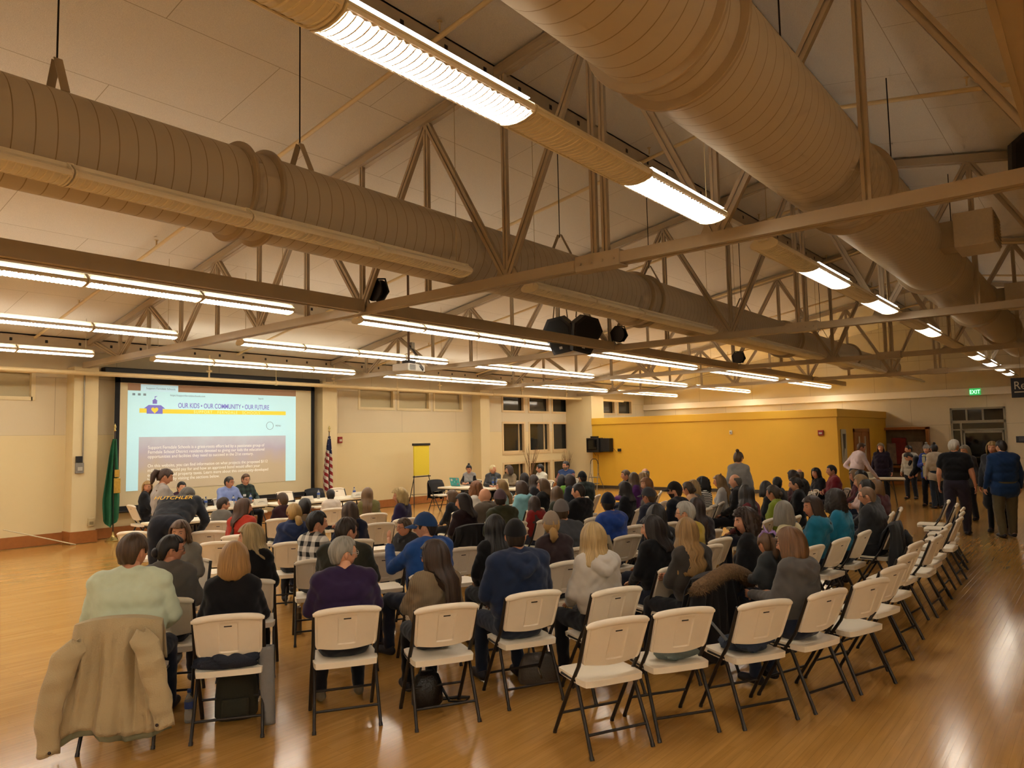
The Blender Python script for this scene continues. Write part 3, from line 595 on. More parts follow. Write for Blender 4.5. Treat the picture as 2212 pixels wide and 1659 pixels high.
def finish_person(o, prims, hc0, hs, wr, pose, row, idx, dg):
    phrase, kind, sex, px, py, yaw, hyaw, ztop, hst, hcol, top, tcol, bcol, opts, dist = row
    ops = opts.split(); opt = lambda k: k in ops
    me = bpy.data.meshes.new_from_object(o.evaluated_get(dg)); o.modifiers.clear()
    n = len(me.vertices); co = np.empty(n*3); me.vertices.foreach_get('co', co); co = co.reshape(-1, 3)
    no = np.empty(n*3); me.vertices.foreach_get('normal', no); no = no.reshape(-1, 3)
    faces = [tuple(p.vertices) for p in me.polygons]; bpy.data.meshes.remove(me)
    fa = np.array([f if len(f) == 4 else f+(f[-1],) for f in faces]); fc = co[fa].mean(1)
    best = np.full(len(fc), 1e9); tg = np.zeros(len(fc), int); names = []
    for a, c, ra, rb, t in prims:
        if t not in names: names.append(t)
        A = np.array(a); B = np.array(c); d = B-A; L2 = max(d@d, 1e-9)
        u = np.clip(((fc-A)@d)/L2, 0, 1); dd = np.linalg.norm(fc-A-u[:, None]*d, axis=1)-(ra+(rb-ra)*u)
        if t == 'skin': dd = dd+.004
        w = dd < best; best = np.where(w, dd, best); tg = np.where(w, names.index(t), tg)
    # cloth pieces: their own surfaces lying just off the body, with folds
    s3 = lambda k, a: np.sin(co[:, 0]*k+a)*np.sin(co[:, 1]*k*1.13+a*2)*np.sin(co[:, 2]*k*.9+a*3)
    fold = .0045*s3(38, idx)+.003*s3(75, idx*1.7)+.002*np.sin(co[:, 2]*60+8*np.sin(co[:, 0]*9+idx))
    NM = {'shirt': 'shirt', 'plaidw': 'plaid_shirt', 'plaidg': 'plaid_shirt', 'sweater': 'sweater', 'hoodie': 'hoodie', 'jacket': 'jacket', 'cardigan': 'cardigan', 'leather': 'jacket', 'polo': 'polo_shirt', 'stripe': 'sweater', 'vestg': 'shirt', 'vestb': 'shirt'}
    def tmat(t):
        if t in ('bottom', 'leg_a', 'leg_b'): return cloth('trousers', bcol)
        if t == 'skirt': return cloth('skirt', bcol)
        if t == 'shoe': return mat('shoe', '6a604c' if idx == 2 else '17141a', .6)
        if t == 'vest': return cloth('vest', '8d8a86' if top == 'vestg' else '2c3f66')
        if top == 'plaidw': return plaid('white_plaid', 'd8d4ca', '101012')
        if top == 'plaidg': return plaid('green_plaid', '2b3d36', '121a18')
        if top == 'stripe': return stripes('striped_knit', '0c0c0e', 'cfcbc2', 11, 'Z', 1.5)
        if top == 'cardigan': return stripes('ribbed_knit', '7d6c53', '6f604a', 26, 'X', .8)
        if top == 'leather': return mat('leather', tcol, .35, bump=.3, bscale=90)
        return cloth(top, tcol)
    for t in names:
        if t == 'skin': continue
        sel = np.nonzero(tg == names.index(t))[0]
        if not len(sel): continue
        used = np.unique(fa[sel]); mp = -np.ones(n, int); mp[used] = np.arange(len(used))
        off = {'top': .004, 'vest': .009, 'bottom': .003, 'leg_a': .003, 'leg_b': .003, 'shoe': .005, 'skirt': .005}[t]
        amp = {'top': 1.0, 'vest': .8, 'bottom': .8, 'leg_a': .3, 'leg_b': .3, 'shoe': 0, 'skirt': .7}[t]
        vv = co[used]+no[used]*(off+amp*(fold[used]+.0075))[:, None]
        ec = {}
        for k in sel:
            q = faces[k]
            for e in range(len(q)):
                a_, b_ = int(mp[q[e]]), int(mp[q[(e+1) % len(q)]]); key = (min(a_, b_), max(a_, b_)); ec[key] = ec.get(key, 0)+1
        nb = {}
        for (a_, b_), c_ in ec.items():
            if c_ == 1: nb.setdefault(a_, []).append(b_); nb.setdefault(b_, []).append(a_)
        for _ in range(6):
            new = {a_: vv[l].mean(0) for a_, l in nb.items() if len(l) == 2}
            for a_, p_ in new.items(): vv[a_] = vv[a_]*.4+p_*.6
        cm = bpy.data.meshes.new('cloth'); cm.from_pydata(vv.tolist(), [], [tuple(int(mp[i]) for i in faces[k]) for k in sel])
        nm = {'bottom': 'trousers', 'leg_a': 'tall_boot', 'leg_b': 'tall_boot', 'shoe': 'shoes', 'vest': 'vest', 'skirt': 'skirt'}.get(t, NM.get(top, 'top'))
        cm.materials.append(tmat(t)); cm.polygons.foreach_set('use_smooth', [True]*len(cm.polygons))
        link(nm, cm, o)
    # head, hands
    Hm = Matrix.Translation(hc0) @ Euler((-.06 if kind != 'b' else -.7, 0, math.radians(hyaw)), 'XYZ').to_matrix().to_4x4() @ Matrix.Scale(hs, 4)
    if any(k in phrase for k in ('grey sweater with a shoulder', 'turquoise', 'pink shirt', 'head down')):
        Hm = Matrix.Translation(hc0) @ Matrix.Rotation(math.radians(hyaw), 4, 'Z') @ Matrix.Rotation(-.32, 4, 'X') @ Matrix.Scale(hs, 4)
    HM = np.array(Hm)
    allv = [co]; allf = list(faces); mi = [0]*len(faces); k0 = n
    hv = HEAD[0] @ HM[:3, :3].T+HM[:3, 3]
    allv.append(hv); allf += [tuple(i+k0 for i in f) for f in HEAD[1]]; mi += HEAD[2]; k0 += len(hv)
    for s in (-1, 1):
        wp, d = wr[s]; cu = .55; nr = Vector((0, 0, -1)) if pose in ('lap', 'table') else Vector((-s, 0, 0))
        if pose == 'lap': d = (Vector((-s*.25, .9, -.25)))
        if pose == 'table': d = Vector((-s*.5, .8, -.08))
        if opt('raise') and s < 0: d = Vector((.1, .25, 1)); nr = Vector((.9, -.2, 0)); cu = .15
        if opt('hand') and s > 0: d = Vector((-.6, .1, .7)); nr = Vector((-.4, -.9, 0)); cu = .9
        sc = .94 if sex == 'm' else .85 if sex == 'f' else .7
        h, hf = hand_shape((0, 0, 0), d, nr, s, cu); h = h*sc+np.array(wp+d.normalized()*.008)
        allv.append(h); allf += [tuple(i+k0 for i in f) for f in hf]; mi += [0]*len(hf); k0 += len(h)
    bm_ = bpy.data.meshes.new('person'); bm_.from_pydata(np.concatenate(allv).tolist(), [], allf)
    for m in (skin_mat(idx), mat('lips', 'a8604e', .45), mat('eye_white', 'a89f94', .3), mat('iris', '2a1c12', .2), mat('brow', hcol, .7)): bm_.materials.append(m)
    bm_.polygons.foreach_set('material_index', mi); bm_.polygons.foreach_set('use_smooth', [True]*len(allf))
    old = o.data; o.data = bm_; bpy.data.meshes.remove(old)
    if top in ('shirt', 'plaidw', 'plaidg', 'polo', 'jacket', 'leather'): collar(o, hc0, hs, kind, tmat('top'), top)
    if hst != 'none': hair(o, Hm, hst, hcol, idx, ops, sex, dist)
    extras(o, Hm, ops, phrase, hc0, hs, hcol)
    o.location = (px, py, 0); o.rotation_euler = (0, 0, math.radians(yaw-90))
    # the crown of the head is what was measured: shift so that it stands over the spot
    off = Matrix.Rotation(math.radians(yaw-90), 3, 'Z') @ Vector((hc0[0], hc0[1]+.0, 0))
    o.location = (px-off.x, py-off.y, 0)
    for k in ('hc', 'hs'):
        if k in o: del o[k]
    tag(o, phrase, 'person', 'people seated in the audience' if kind == 's' else 'people standing in the hall')

def collar(o, hc0, hs, kind, m, top):
    # a folded band round the neck, open at the throat
    c = Vector(hc0)+Vector((0, -.030, -.155))*hs; n = 26; rings = []
    tilt = 1.0 if kind == 'b' else .22; big = 1.12 if top in ('jacket', 'leather') else 1.0
    for r, z in ((.057, .030), (.064, .034), (.074, .018), (.084, -.018), (.078, -.022), (.060, -.010)):
        ring = []
        for k in range(n):
            a = .45+(2*PI-.9)*k/(n-1)+PI/2; p = Vector((r*big*math.cos(a)*1.04, r*big*math.sin(a), z*hs-.012*math.sin(a)))
            p.rotate(Euler((-tilt, 0, 0))); ring.append(c+p)
        rings.append(ring)
    rings.append(rings[0]); b = MB(); b.loft(rings, cap=False, closed=False); cm = b.build('collar', m, o, True)
def sstep(a, b, x):
    t = np.clip((x-a)/(b-a), 0, 1); return t*t*(3-2*t)
def hair(o, Hm, st, col, idx, ops, sex, dist):
    rg = np.random.default_rng(idx); na = 64 if dist < 9 else 40; nv = 22
    az = np.linspace(-PI, PI, na, endpoint=False); aa = np.abs(az)
    base = 'long' if st == 'longtop' else st
    curtain = {'bob': -.135, 'shoulder': -.215, 'long': -.34, 'curly': -.15}.get(base)
    if 'vlong' in ops: curtain = -.43
    thick = {'crew': .005, 'bald': .003, 'short': .013, 'bob': .024, 'shoulder': .022, 'long': .019, 'curly': .030, 'pony': .009, 'bun': .009, 'lowpony': .012, 'topbun': .009, 'cap': .004, 'capbun': .006, 'beanie': .010}.get(base, .012)
    if sex == 'f' and base == 'short': thick = .022
    fh = .066
    tight = base in ('short', 'crew', 'cap', 'bald')
    if curtain is not None:
        zb = fh+(curtain-fh)*sstep(.92, 1.32, aa)
        if base == 'long': zb = zb-.03*np.cos(az*3+idx)*(aa > 1.2)-.05*(aa > 2.0)
    else:
        zb = np.where(aa < .95, fh, fh+(.014-fh)*sstep(.95, 1.25, aa))
        zb = zb-.03*np.exp(-((aa-1.22)/.12)**2)+.012*np.exp(-((aa-1.62)/.25)**2)
        zb = np.where(aa > 1.8, .014+(-.072-.014)*sstep(1.85, 2.35, aa), zb)
    top0 = .03
    rows = []; uvs = []
    clump = rg.normal(0, 1, na); clump = (clump+np.roll(clump, 1)*.7)/1.5
    for i in range(nv+1):
        s = i/nv
        zc = .118+thick*.9
        # polar angle down to the hem; below the equator the hair hangs
        phb = np.where(zb > 0, np.arccos(np.clip(zb/zc, -1, 1)), PI/2); lo = np.where(zb < 0, -zb/.10, 0)
        tot = phb+lo; q = top0+(tot-top0)*s if base != 'bald' else 1.05+(np.maximum(tot, 1.1)-1.05)*s
        ph = np.minimum(q, PI/2); hang = np.maximum(q-PI/2, 0)*.10
        z = zc*np.cos(ph)-hang; rad = np.sin(ph); t = np.clip(hang/.118, 0, 3)
        tp = 1-.75*sstep(.35, 1.0, np.full(na, s)) if tight else 1.0
        A = .077+thick*tp; B = .099+thick*tp
        x = A*rad*np.sin(az); y = B*rad*np.cos(az)-.004
        if curtain is None:
            tt = np.minimum(t, 1); x = x*(1-.20*tt**2); y = np.where(y < 0, y*(1-.40*tt**1.5), y)
            k = np.clip((s-.90)/.10, 0, 1)*(.05 if tight else .10); x = x*(1-k); y = y*(1-k)
        else:
            L = -curtain
            if base in ('bob', 'curly'):
                k = np.clip(hang/L, 0, 1); x = x*(1+.10*np.sin(k*2.6)); y = np.where(y < 0, y*(1+.06*np.sin(k*2.6)-.15*k*k), y)
            else:
                k = sstep(.05, .20, hang); x = x*(1+.30*k*(np.cos(az) < .25)); y = y-(.055*k)*(.35+.65*(np.cos(az) < .3)); y = np.where(hang > .11, np.minimum(y, -.05-.115*sstep(.11, .2, hang)*(1-.35*np.abs(np.sin(az)))), y)
        amp = {'curly': .011, 'long': .006, 'shoulder': .0055, 'short': .003, 'crew': .001, 'bald': .0008}.get(base, .0035)*min(1, s*3)
        nz = amp*clump*(1+.3*np.sin(s*9+az*3))
        if base == 'curly': nz = nz+(.013*np.sin(az*15+2.2*np.sin(s*19+idx)+idx)*np.sin(s*33+az*4)+.006*np.sin(az*27+s*40))*min(1, s*4)
        if base == 'short': nz = nz+.0025*np.sin(az*13+s*14+idx)
        if curtain is not None: x = x+(.014 if 'wavy' in ops else .005)*np.sin(z*48+az*1.5+idx)*np.clip(hang*8, 0, 1)
        rr = np.sqrt(x*x+y*y)+1e-6; x = x*(1+nz/rr); y = y*(1+nz/rr)
        z = z+(.004*np.sin(az*5+idx)*s if curtain is None else .012*clump*max(0, s-.8)*2)
        rows.append(np.stack([x, y, z], -1)); uvs.append(np.stack([az/(2*PI), np.full(na, s)], -1))
    G = np.array(rows); V = G.reshape(-1, 3); f = []
    for i in range(nv):
        for j in range(na):
            k = (j+1) % na
            if base == 'bald' and aa[j] < 1.6: continue
            f.append((i*na+j, (i+1)*na+j, (i+1)*na+k, i*na+k))
    M = np.array(Hm); U = np.array(uvs).reshape(-1, 2)
    b = MB(); b.v = [tuple(p) for p in V]; b.f = f
    if base != 'bald': b.f.append(tuple(range(na)))
    if base in ('pony', 'lowpony', 'capbun') or 'cap:' in ' '.join(ops) and sex == 'f':
        z0 = .055 if base == 'pony' else -.045
        pts = [(0, -.105, z0), (0, -.150, z0-.01), (.01, -.165, z0-.07), (.0, -.15, z0-.15 if base == 'pony' else z0-.09), (.0, -.145, z0-.20 if base == 'pony' else z0-.12)]
        b.tube(pts, [.018, .032, .036, .026, .008], 10)
    if base in ('bun',): b.ball((0, -.115, -.015), (.042, .036, .042), 12, 8)
    if st in ('topbun', 'longtop'):
        b.ball((0, -.045, .142), (.036, .036, .034) if st == 'topbun' else (.016, .016, .02), 10, 8)
    n0 = len(V)
    P = np.array(b.v); P = P @ M[:3, :3].T+M[:3, 3]
    me = bpy.data.meshes.new('hair'); me.from_pydata(P.tolist(), [], b.f)
    uvl = me.uv_layers.new(name='UVMap'); li = np.empty(len(me.loops), int); me.loops.foreach_get('vertex_index', li)
    UU = np.concatenate([U, np.stack([np.linspace(0, 3, len(P)-n0), np.zeros(len(P)-n0)], -1)]) if len(P) > n0 else U
    uvl.data.foreach_set('uv', UU[li].ravel())
    me.materials.append(hair_mat(col)); me.polygons.foreach_set('use_smooth', [True]*len(me.polygons))
    h = link('hair', me, o)
    md = h.modifiers.new('thickness', 'SOLIDIFY'); md.thickness = .008; md.offset = -1

def extras(o, Hm, ops, phrase, hc0, hs, hcol):
    for q in ops:
        if q.startswith('cap:'):
            b = MB(); na = 32; rings = []
            for i in range(11):
                ring = []
                for k in range(na):
                    a = 2*PI*k/na; bk = (1-math.cos(a))/2; ph = .06+(1.27+.30*bk-.06)*i/10
                    ring.append(Vector((.094*math.sin(ph)*math.sin(a), (.117*math.cos(a)-.003)*math.sin(ph), .142*math.cos(ph)+.002)))
                rings.append(ring)
            rings += [[p*.94+Vector((0, 0, -.001)) for p in rings[-1]]]
            b.loft(rings, cap=False); b.add(rings[0], [tuple(range(na))])
            b.ball((0, 0, .143), (.008, .008, .005), 8, 5)
            c = cloth('cap', q[4:]); m = MB(); m.v = [tuple(Hm @ Vector(p)) for p in b.v]; m.f = b.f; m.m = [0]*len(b.f)
            cp = m.build('cap', c, o, 60)
            bb = MB(); nb = 15; outer = []; inner = []; 
            for k in range(nb):
                a = -1.15+2.3*k/(nb-1); outer.append((.098*math.sin(a)*1.0, .112*math.cos(a)+.085*math.cos(a*1.25)**.8, .026-.022*math.sin(a)**2-.012*math.cos(a))); inner.append((.094*math.sin(a), .112*math.cos(a), .036-.012*math.sin(a)**2))
            vs = inner+outer+[(x, y, z-.005) for x, y, z in inner]+[(x, y, z-.005) for x, y, z in outer]; fs = []
            for k in range(nb-1): fs += [(k, k+1, nb+k+1, nb+k), (2*nb+k, 3*nb+k, 3*nb+k+1, 2*nb+k+1), (nb+k, nb+k+1, 3*nb+k+1, 3*nb+k)]
            bb.add([Hm @ Vector(v) for v in vs], fs); bb.build('brim', c, cp, 60)
    if 'glasses' in ops:
        b = MB()
        for s in (-1, 1):
            b.tube([(s*.032+.024*math.cos(2*PI*k/12), .100-.004*abs(math.cos(2*PI*k/12)), .008+.018*math.sin(2*PI*k/12)) for k in range(13)], .0022, 5)
            b.tube([(s*.056, .094, .012), (s*.080, .06, .012), (s*.084, -.005, .006)], .0022, 5)
        b.tube([(-.008, .104, .012), (.008, .104, .012)], .0022, 5)
        m = MB(); m.v = [tuple(Hm @ Vector(p)) for p in b.v]; m.f = b.f; m.m = [0]*len(b.f)
        m.build('glasses', mat('glasses_frame', 'b9b4aa' if 'white-haired person' in phrase else '18120f', .3), o, True)
    if 'sunglass' in ops:
        b = MB()
        for s in (-1, 1): b.ball((s*.032, .075, .118), (.028, .008, .016), 10, 6)
        m = MB(); m.v = [tuple(Hm @ Vector(p)) for p in b.v]; m.f = b.f; m.m = [0]*len(b.f)
        m.build('sunglasses', mat('dark_lens', '0a0a0c', .15), o, True)
    if 'beard' in ops:
        g = HG.copy(); npz, nt = g.shape[:2]; V = []; f = []; keep = {}
        for i in range(npz-1):
            for j in range(nt):
                k = (j+1) % nt; q = [(i, j), (i, k), (i+1, k), (i+1, j)]; c = (g[i, j]+g[i+1, k])/2
                if c[2] < -.03 and c[1] > -.01 and not (abs(c[0]) < .024 and -.078 < c[2] < -.05) and not (abs(c[0]) < .02 and c[2] > -.045):
                    ix = []
                    for a in q:
                        if a not in keep: keep[a] = len(V); V.append(g[a]*1.06+np.array([0, .002, 0]))
                        ix.append(keep[a])
                    f.append(tuple(ix))
        m = MB(); m.v = [tuple(Hm @ Vector(p)) for p in V]; m.f = f; m.m = [0]*len(f)
        m.build('beard', mat('beard', hcol if 'bearded man' not in phrase else '6a645c', .8, bump=.5, bscale=300), o, True)
    if 'beanie' in phrase:
        b = MB(); na = 24
        rings = [[Vector((.094*math.sin(ph)*math.sin(2*PI*k/na), .117*math.sin(ph)*math.cos(2*PI*k/na)-.004, .15*math.cos(ph)+.004)) for k in range(na)] for ph in np.linspace(.05, 1.35, 9)]
        b.loft(rings, cap=False); b.ball((0, 0, .175), .034, 10, 8)
        m = MB(); m.v = [tuple(Hm @ Vector(p)) for p in b.v]; m.f = b.f; m.m = [0]*len(b.f)
        m.build('beanie', stripes('beanie_knit', '141416', 'b5b1a8', 14, 'Z'), o, True)
        z = hc0[2]-.17; b = MB()
        b.tube([(.09*math.cos(a), hc0[1]-.01+.085*math.sin(a), z+.01) for a in np.linspace(0, 2*PI, 17)], .034, 8)
        b.cbox(-.085, -.01, .15, .175, z-.62, z-.02, .01); b.cbox(.01, .085, .155, .18, z-.55, z-.02, .01)
        b.build('scarf', stripes('scarf_knit', '8c8f50', 'c9c5b4', 9, 'Z'), o, True)
    if 'strap' in ops:
        z = hc0[2]
        MB().tube([(.10, -.12, z-.19), (.10, -.02, z-.145), (.085, .085, z-.20), (.0, .165, z-.34), (-.12, .15, z-.50), (-.20, .05, z-.62)], .011, 6, sx=.5).build('bag_strap', mat('strap', '6b4b45', .6), o, True)
    if 'bow' in ops:
        b = MB(); c = Hm @ Vector((0, -.06, .12)); cm = mat('lilac_ribbon', '9a7fc0', .5)
        for k in range(5):
            a = k*1.25; b.tube([c, c+Vector((.045*math.cos(a), .045*math.sin(a), .02)), c+Vector((.09*math.cos(a), .075*math.sin(a), .06 if k % 2 else -.03))], [.004, .012, .004], 6, sx=.35)
        b.build('hair_bow', cm, o, True)
    if 'badge' in ops:
        MB().cbox(.06, .13, .128, .134, hc0[2]-.36, hc0[2]-.31, .002).build('name_badge', mat('badge_paper', 'd8d6d0', .6), o)
    if 'redtext' in ops:
        z = hc0[2]; b = MB()
        for r0, zz, amp in ((-.11, z-.245, .020), (-.10, z-.295, .016)):
            b.tube([(r0+.0075*k, -.178-.010*math.cos((r0+.0075*k)*9), zz+.0012*k+amp*math.sin(k*1.9)*(.5+.5*math.sin(k*.7))) for k in range(29)], .0045, 5, sx=.5)
        b.build('back_print', mat('red_print', '9a3a3a', .8), o, True)
    if 'mutch' in ops:
        t = text_mesh('back_lettering', 'HUTCHLER', .10, mat('yellow_print', 'd8a818', .6), o, (0, 0, 0), (0, 0, 0), 'CENTER', spacing=1.02)
        t.location = rot_back(o)[0]; t.rotation_euler = rot_back(o)[1]

def rot_back(o):
    # flat on the upper back of the bending figure
    hip = Vector((0, 0, .93*1.75/1.735)); lean = 1.0
    p = Vector(rotx((0, -.212, hip.z+.32), lean, hip)); return p, Euler((PI/2-lean, 0, 0))
# ------------------------------------------------------------------ room
def node_mat(name):
    m = bpy.data.materials.new(name); m.use_nodes = True
    return m, m.node_tree, m.node_tree.nodes['Principled BSDF']
def floor_mat():
    m, nt, b = node_mat('maple_strip_floor'); N = nt.nodes; L = nt.links.new
    tc = N.new('ShaderNodeTexCoord'); br = N.new('ShaderNodeTexBrick')
    br.inputs['Scale'].default_value = 1; br.inputs['Brick Width'].default_value = 1.15; br.inputs['Row Height'].default_value = .06
    br.inputs['Mortar Size'].default_value = .0010; br.inputs['Mortar Smooth'].default_value = .3; br.offset = .37; br.offset_frequency = 2
    br.inputs['Color1'].default_value = lin('b0854b'); br.inputs['Color2'].default_value = lin('b88d53'); br.inputs['Mortar'].default_value = lin('95713d')
    L(tc.outputs['Object'], br.inputs['Vector'])
    mp = N.new('ShaderNodeMapping'); mp.inputs['Scale'].default_value = (1.2, 26, 1); L(tc.outputs['Object'], mp.inputs[0])
    n = N.new('ShaderNodeTexNoise'); n.inputs['Scale'].default_value = 1.6; n.inputs['Detail'].default_value = 6; L(mp.outputs[0], n.inputs['Vector'])
    mx = N.new('ShaderNodeMix'); mx.data_type = 'RGBA'; mx.blend_type = 'OVERLAY'; mx.inputs['Factor'].default_value = .28
    L(br.outputs['Color'], mx.inputs['A']); L(n.outputs['Fac'], mx.inputs['B'])
    n2 = N.new('ShaderNodeTexNoise'); n2.inputs['Scale'].default_value = .9; n2.inputs['Detail'].default_value = 3; L(tc.outputs['Object'], n2.inputs['Vector'])
    r = N.new('ShaderNodeMapRange'); r.inputs['To Min'].default_value = .11; r.inputs['To Max'].default_value = .21; L(n2.outputs['Fac'], r.inputs['Value'])
    L(r.outputs[0], b.inputs['Roughness']); hs = N.new('ShaderNodeHueSaturation'); hs.inputs['Saturation'].default_value = 1.05
    L(mx.outputs['Result'], hs.inputs['Color']); L(hs.outputs[0], b.inputs['Base Color']); b.inputs['Specular IOR Level'].default_value = .5
    bp = N.new('ShaderNodeBump'); bp.inputs['Strength'].default_value = .12; bp.inputs['Distance'].default_value = .004; L(br.outputs['Fac'], bp.inputs['Height']); bp.invert = True
    bp2 = N.new('ShaderNodeBump'); bp2.inputs['Strength'].default_value = .03; bp2.inputs['Distance'].default_value = .01
    br2 = N.new('ShaderNodeTexBrick'); br2.inputs['Scale'].default_value = 1; br2.inputs['Brick Width'].default_value = 1.15; br2.inputs['Row Height'].default_value = .06; br2.offset = .37
    br2.inputs['Color1'].default_value = (0, 0, 0, 1); br2.inputs['Color2'].default_value = (1, 1, 1, 1); L(tc.outputs['Object'], br2.inputs['Vector'])
    L(n.outputs['Fac'], bp2.inputs['Height']); L(bp.outputs[0], bp2.inputs['Normal']); L(bp2.outputs[0], b.inputs['Normal']); return m
def panel_mat(name, col, seam, bw, rh, offs, axes, bump=.4, bscale=260, rough=.9):
    """board panels with thin seams, laid in two object axes"""
    m, nt, b = node_mat(name); N = nt.nodes; L = nt.links.new
    tc = N.new('ShaderNodeTexCoord'); sp = N.new('ShaderNodeSeparateXYZ'); L(tc.outputs['Object'], sp.inputs[0])
    cb = N.new('ShaderNodeCombineXYZ'); L(sp.outputs[axes[0]], cb.inputs[0]); L(sp.outputs[axes[1]], cb.inputs[1])
    mp = N.new('ShaderNodeMapping'); mp.inputs['Location'].default_value = (offs[0], offs[1], 0); L(cb.outputs[0], mp.inputs[0])
    br = N.new('ShaderNodeTexBrick'); br.inputs['Scale'].default_value = 1; br.inputs['Brick Width'].default_value = bw; br.inputs['Row Height'].default_value = rh
    br.inputs['Mortar Size'].default_value = .0045; br.inputs['Mortar Smooth'].default_value = .2; br.offset = .5
    c = lin(col); br.inputs['Color1'].default_value = c; br.inputs['Color2'].default_value = tuple(v*.96 for v in c[:3])+(1,); br.inputs['Mortar'].default_value = lin(seam)
    L(mp.outputs[0], br.inputs['Vector']); n = N.new('ShaderNodeTexNoise'); n.inputs['Scale'].default_value = bscale; n.inputs['Detail'].default_value = 3; L(tc.outputs['Object'], n.inputs['Vector'])
    rr = N.new('ShaderNodeMapRange'); rr.inputs['From Min'].default_value = .3; rr.inputs['From Max'].default_value = .7; rr.inputs['To Min'].default_value = .86; rr.inputs['To Max'].default_value = 1.06; L(n.outputs['Fac'], rr.inputs['Value'])
    mx = N.new('ShaderNodeVectorMath'); mx.operation = 'SCALE'; L(br.outputs['Color'], mx.inputs[0]); L(rr.outputs[0], mx.inputs['Scale'])
    L(mx.outputs[0], b.inputs['Base Color']); b.inputs['Roughness'].default_value = rough; b.inputs['Specular IOR Level'].default_value = .25
    bp = N.new('ShaderNodeBump'); bp.inputs['Strength'].default_value = bump; bp.inputs['Distance'].default_value = .006; L(n.outputs['Fac'], bp.inputs['Height']); L(bp.outputs[0], b.inputs['Normal']); return m
def wall_mat():
    """painted board below a seam, fibre acoustic panels above it"""
    m = panel_mat('acoustic_panel_wall', 'cfbf9e', '9a8d74', 2.44, 1.22, (0.4, -2.28), ('X', 'Z'), .25, 180)
    nt = m.node_tree; N = nt.nodes; L = nt.links.new; b = N['Principled BSDF']
    sp = [n for n in N if n.type == 'SEPXYZ'][0]; src = b.inputs['Base Color'].links[0].from_socket
    g = N.new('ShaderNodeMath'); g.operation = 'GREATER_THAN'; g.inputs[1].default_value = 2.28; L(sp.outputs['Z'], g.inputs[0])
    mx = N.new('ShaderNodeMix'); mx.data_type = 'RGBA'; mx.inputs['A'].default_value = lin('d3c093'); L(g.outputs[0], mx.inputs['Factor']); L(src, mx.inputs['B']); L(mx.outputs['Result'], b.inputs['Base Color']); return m
RID, SL, RZ = 3.85, .173, 6.50                    # ridge line, roof pitch, underside of the roof at the ridge
roofz = lambda y: RZ-SL*abs(y-RID)
X0, X1, Y0, Y1 = -13.2, 30.9, -9.5, 17.2
M_FLOOR = floor_mat(); M_WALL = wall_mat()
M_CREAM = mat('cream_paint', 'd3c093', .6, var=.03, scale=3, bump=.05, bscale=300)
M_CEIL = panel_mat('fibre_ceiling_board', 'dcd3c2', 'a89a80', 2.44, 1.27, (.62, -.27), ('X', 'Y'), .5, 130)
M_STEEL = mat('beige_painted_steel', 'ab9a80', .5, var=.06, scale=6, bump=.05)
M_DUCT = None
M_DARK = mat('dark_steel', '2a2320', .4, metal=.6)
M_OAK = mat('stained_oak', '9a5f2c', .4, var=.2, scale=12)
M_BLACK = mat('black_plastic', '0b0b0c', .45)
M_WHITE = mat('white_enamel', 'e6dcc8', .45, var=.04)
M_YEL = mat('yellow_paint', 'd6a62c', .55, var=.04, scale=2, bump=.05, bscale=250)
M_SIDE = M_YEL

def structure(o): return tag(o, kind='structure')
structure(MB().add([(X0, Y0, 0), (X1, Y0, 0), (X1, Y1, 0), (X0, Y1, 0)], [(0, 1, 2, 3)]).build('floor', M_FLOOR))
b = MB()
for ya, yb in ((Y0, RID), (RID, Y1)):
    b.add([(X0, ya, roofz(ya)), (X1, ya, roofz(ya)), (X1, yb, roofz(yb)), (X0, yb, roofz(yb)), (X0, ya, roofz(ya)+.15), (X1, ya, roofz(ya)+.15), (X1, yb, roofz(yb)+.15), (X0, yb, roofz(yb)+.15)], [(0, 3, 2, 1), (4, 5, 6, 7), (0, 1, 5, 4), (2, 3, 7, 6), (0, 4, 7, 3), (1, 2, 6, 5)])
structure(b.build('ceiling', M_CEIL))

def holed_wall(name, m, axis, at, u0, u1, z0, z1, holes, th=.18, toward=1):
    """wall slab with rectangular openings (u0,u1,z0,z1)"""
    us = sorted({u0, u1, *[h[0] for h in holes], *[h[1] for h in holes]}); zs = sorted({z0, z1, *[h[2] for h in holes], *[h[3] for h in holes]})
    b = MB()
    for i in range(len(us)-1):
        for j in range(len(zs)-1):
            cu, cz = (us[i]+us[i+1])/2, (zs[j]+zs[j+1])/2
            if any(h[0] < cu < h[1] and h[2] < cz < h[3] for h in holes): continue
            a0, a1 = (at, at+th*toward) if toward > 0 else (at-th, at)
            if axis == 'y': b.box(us[i], us[i+1], a0, a1, zs[j], zs[j+1])
            else: b.box(a0, a1, us[i], us[i+1], zs[j], zs[j+1])
    bm = bmesh.new(); o = b.build(name, m); bm.from_mesh(o.data); bmesh.ops.remove_doubles(bm, verts=bm.verts, dist=1e-4)
    # drop the inner faces shared by two blocks
    seen = {}
    for f in bm.faces: seen.setdefault(tuple(sorted(v.index for v in f.verts)), []).append(f)
    bmesh.ops.delete(bm, geom=[f for q in seen.values() if len(q) > 1 for f in q], context='FACES_ONLY'); bm.to_mesh(o.data); bm.free()
    return structure(o)

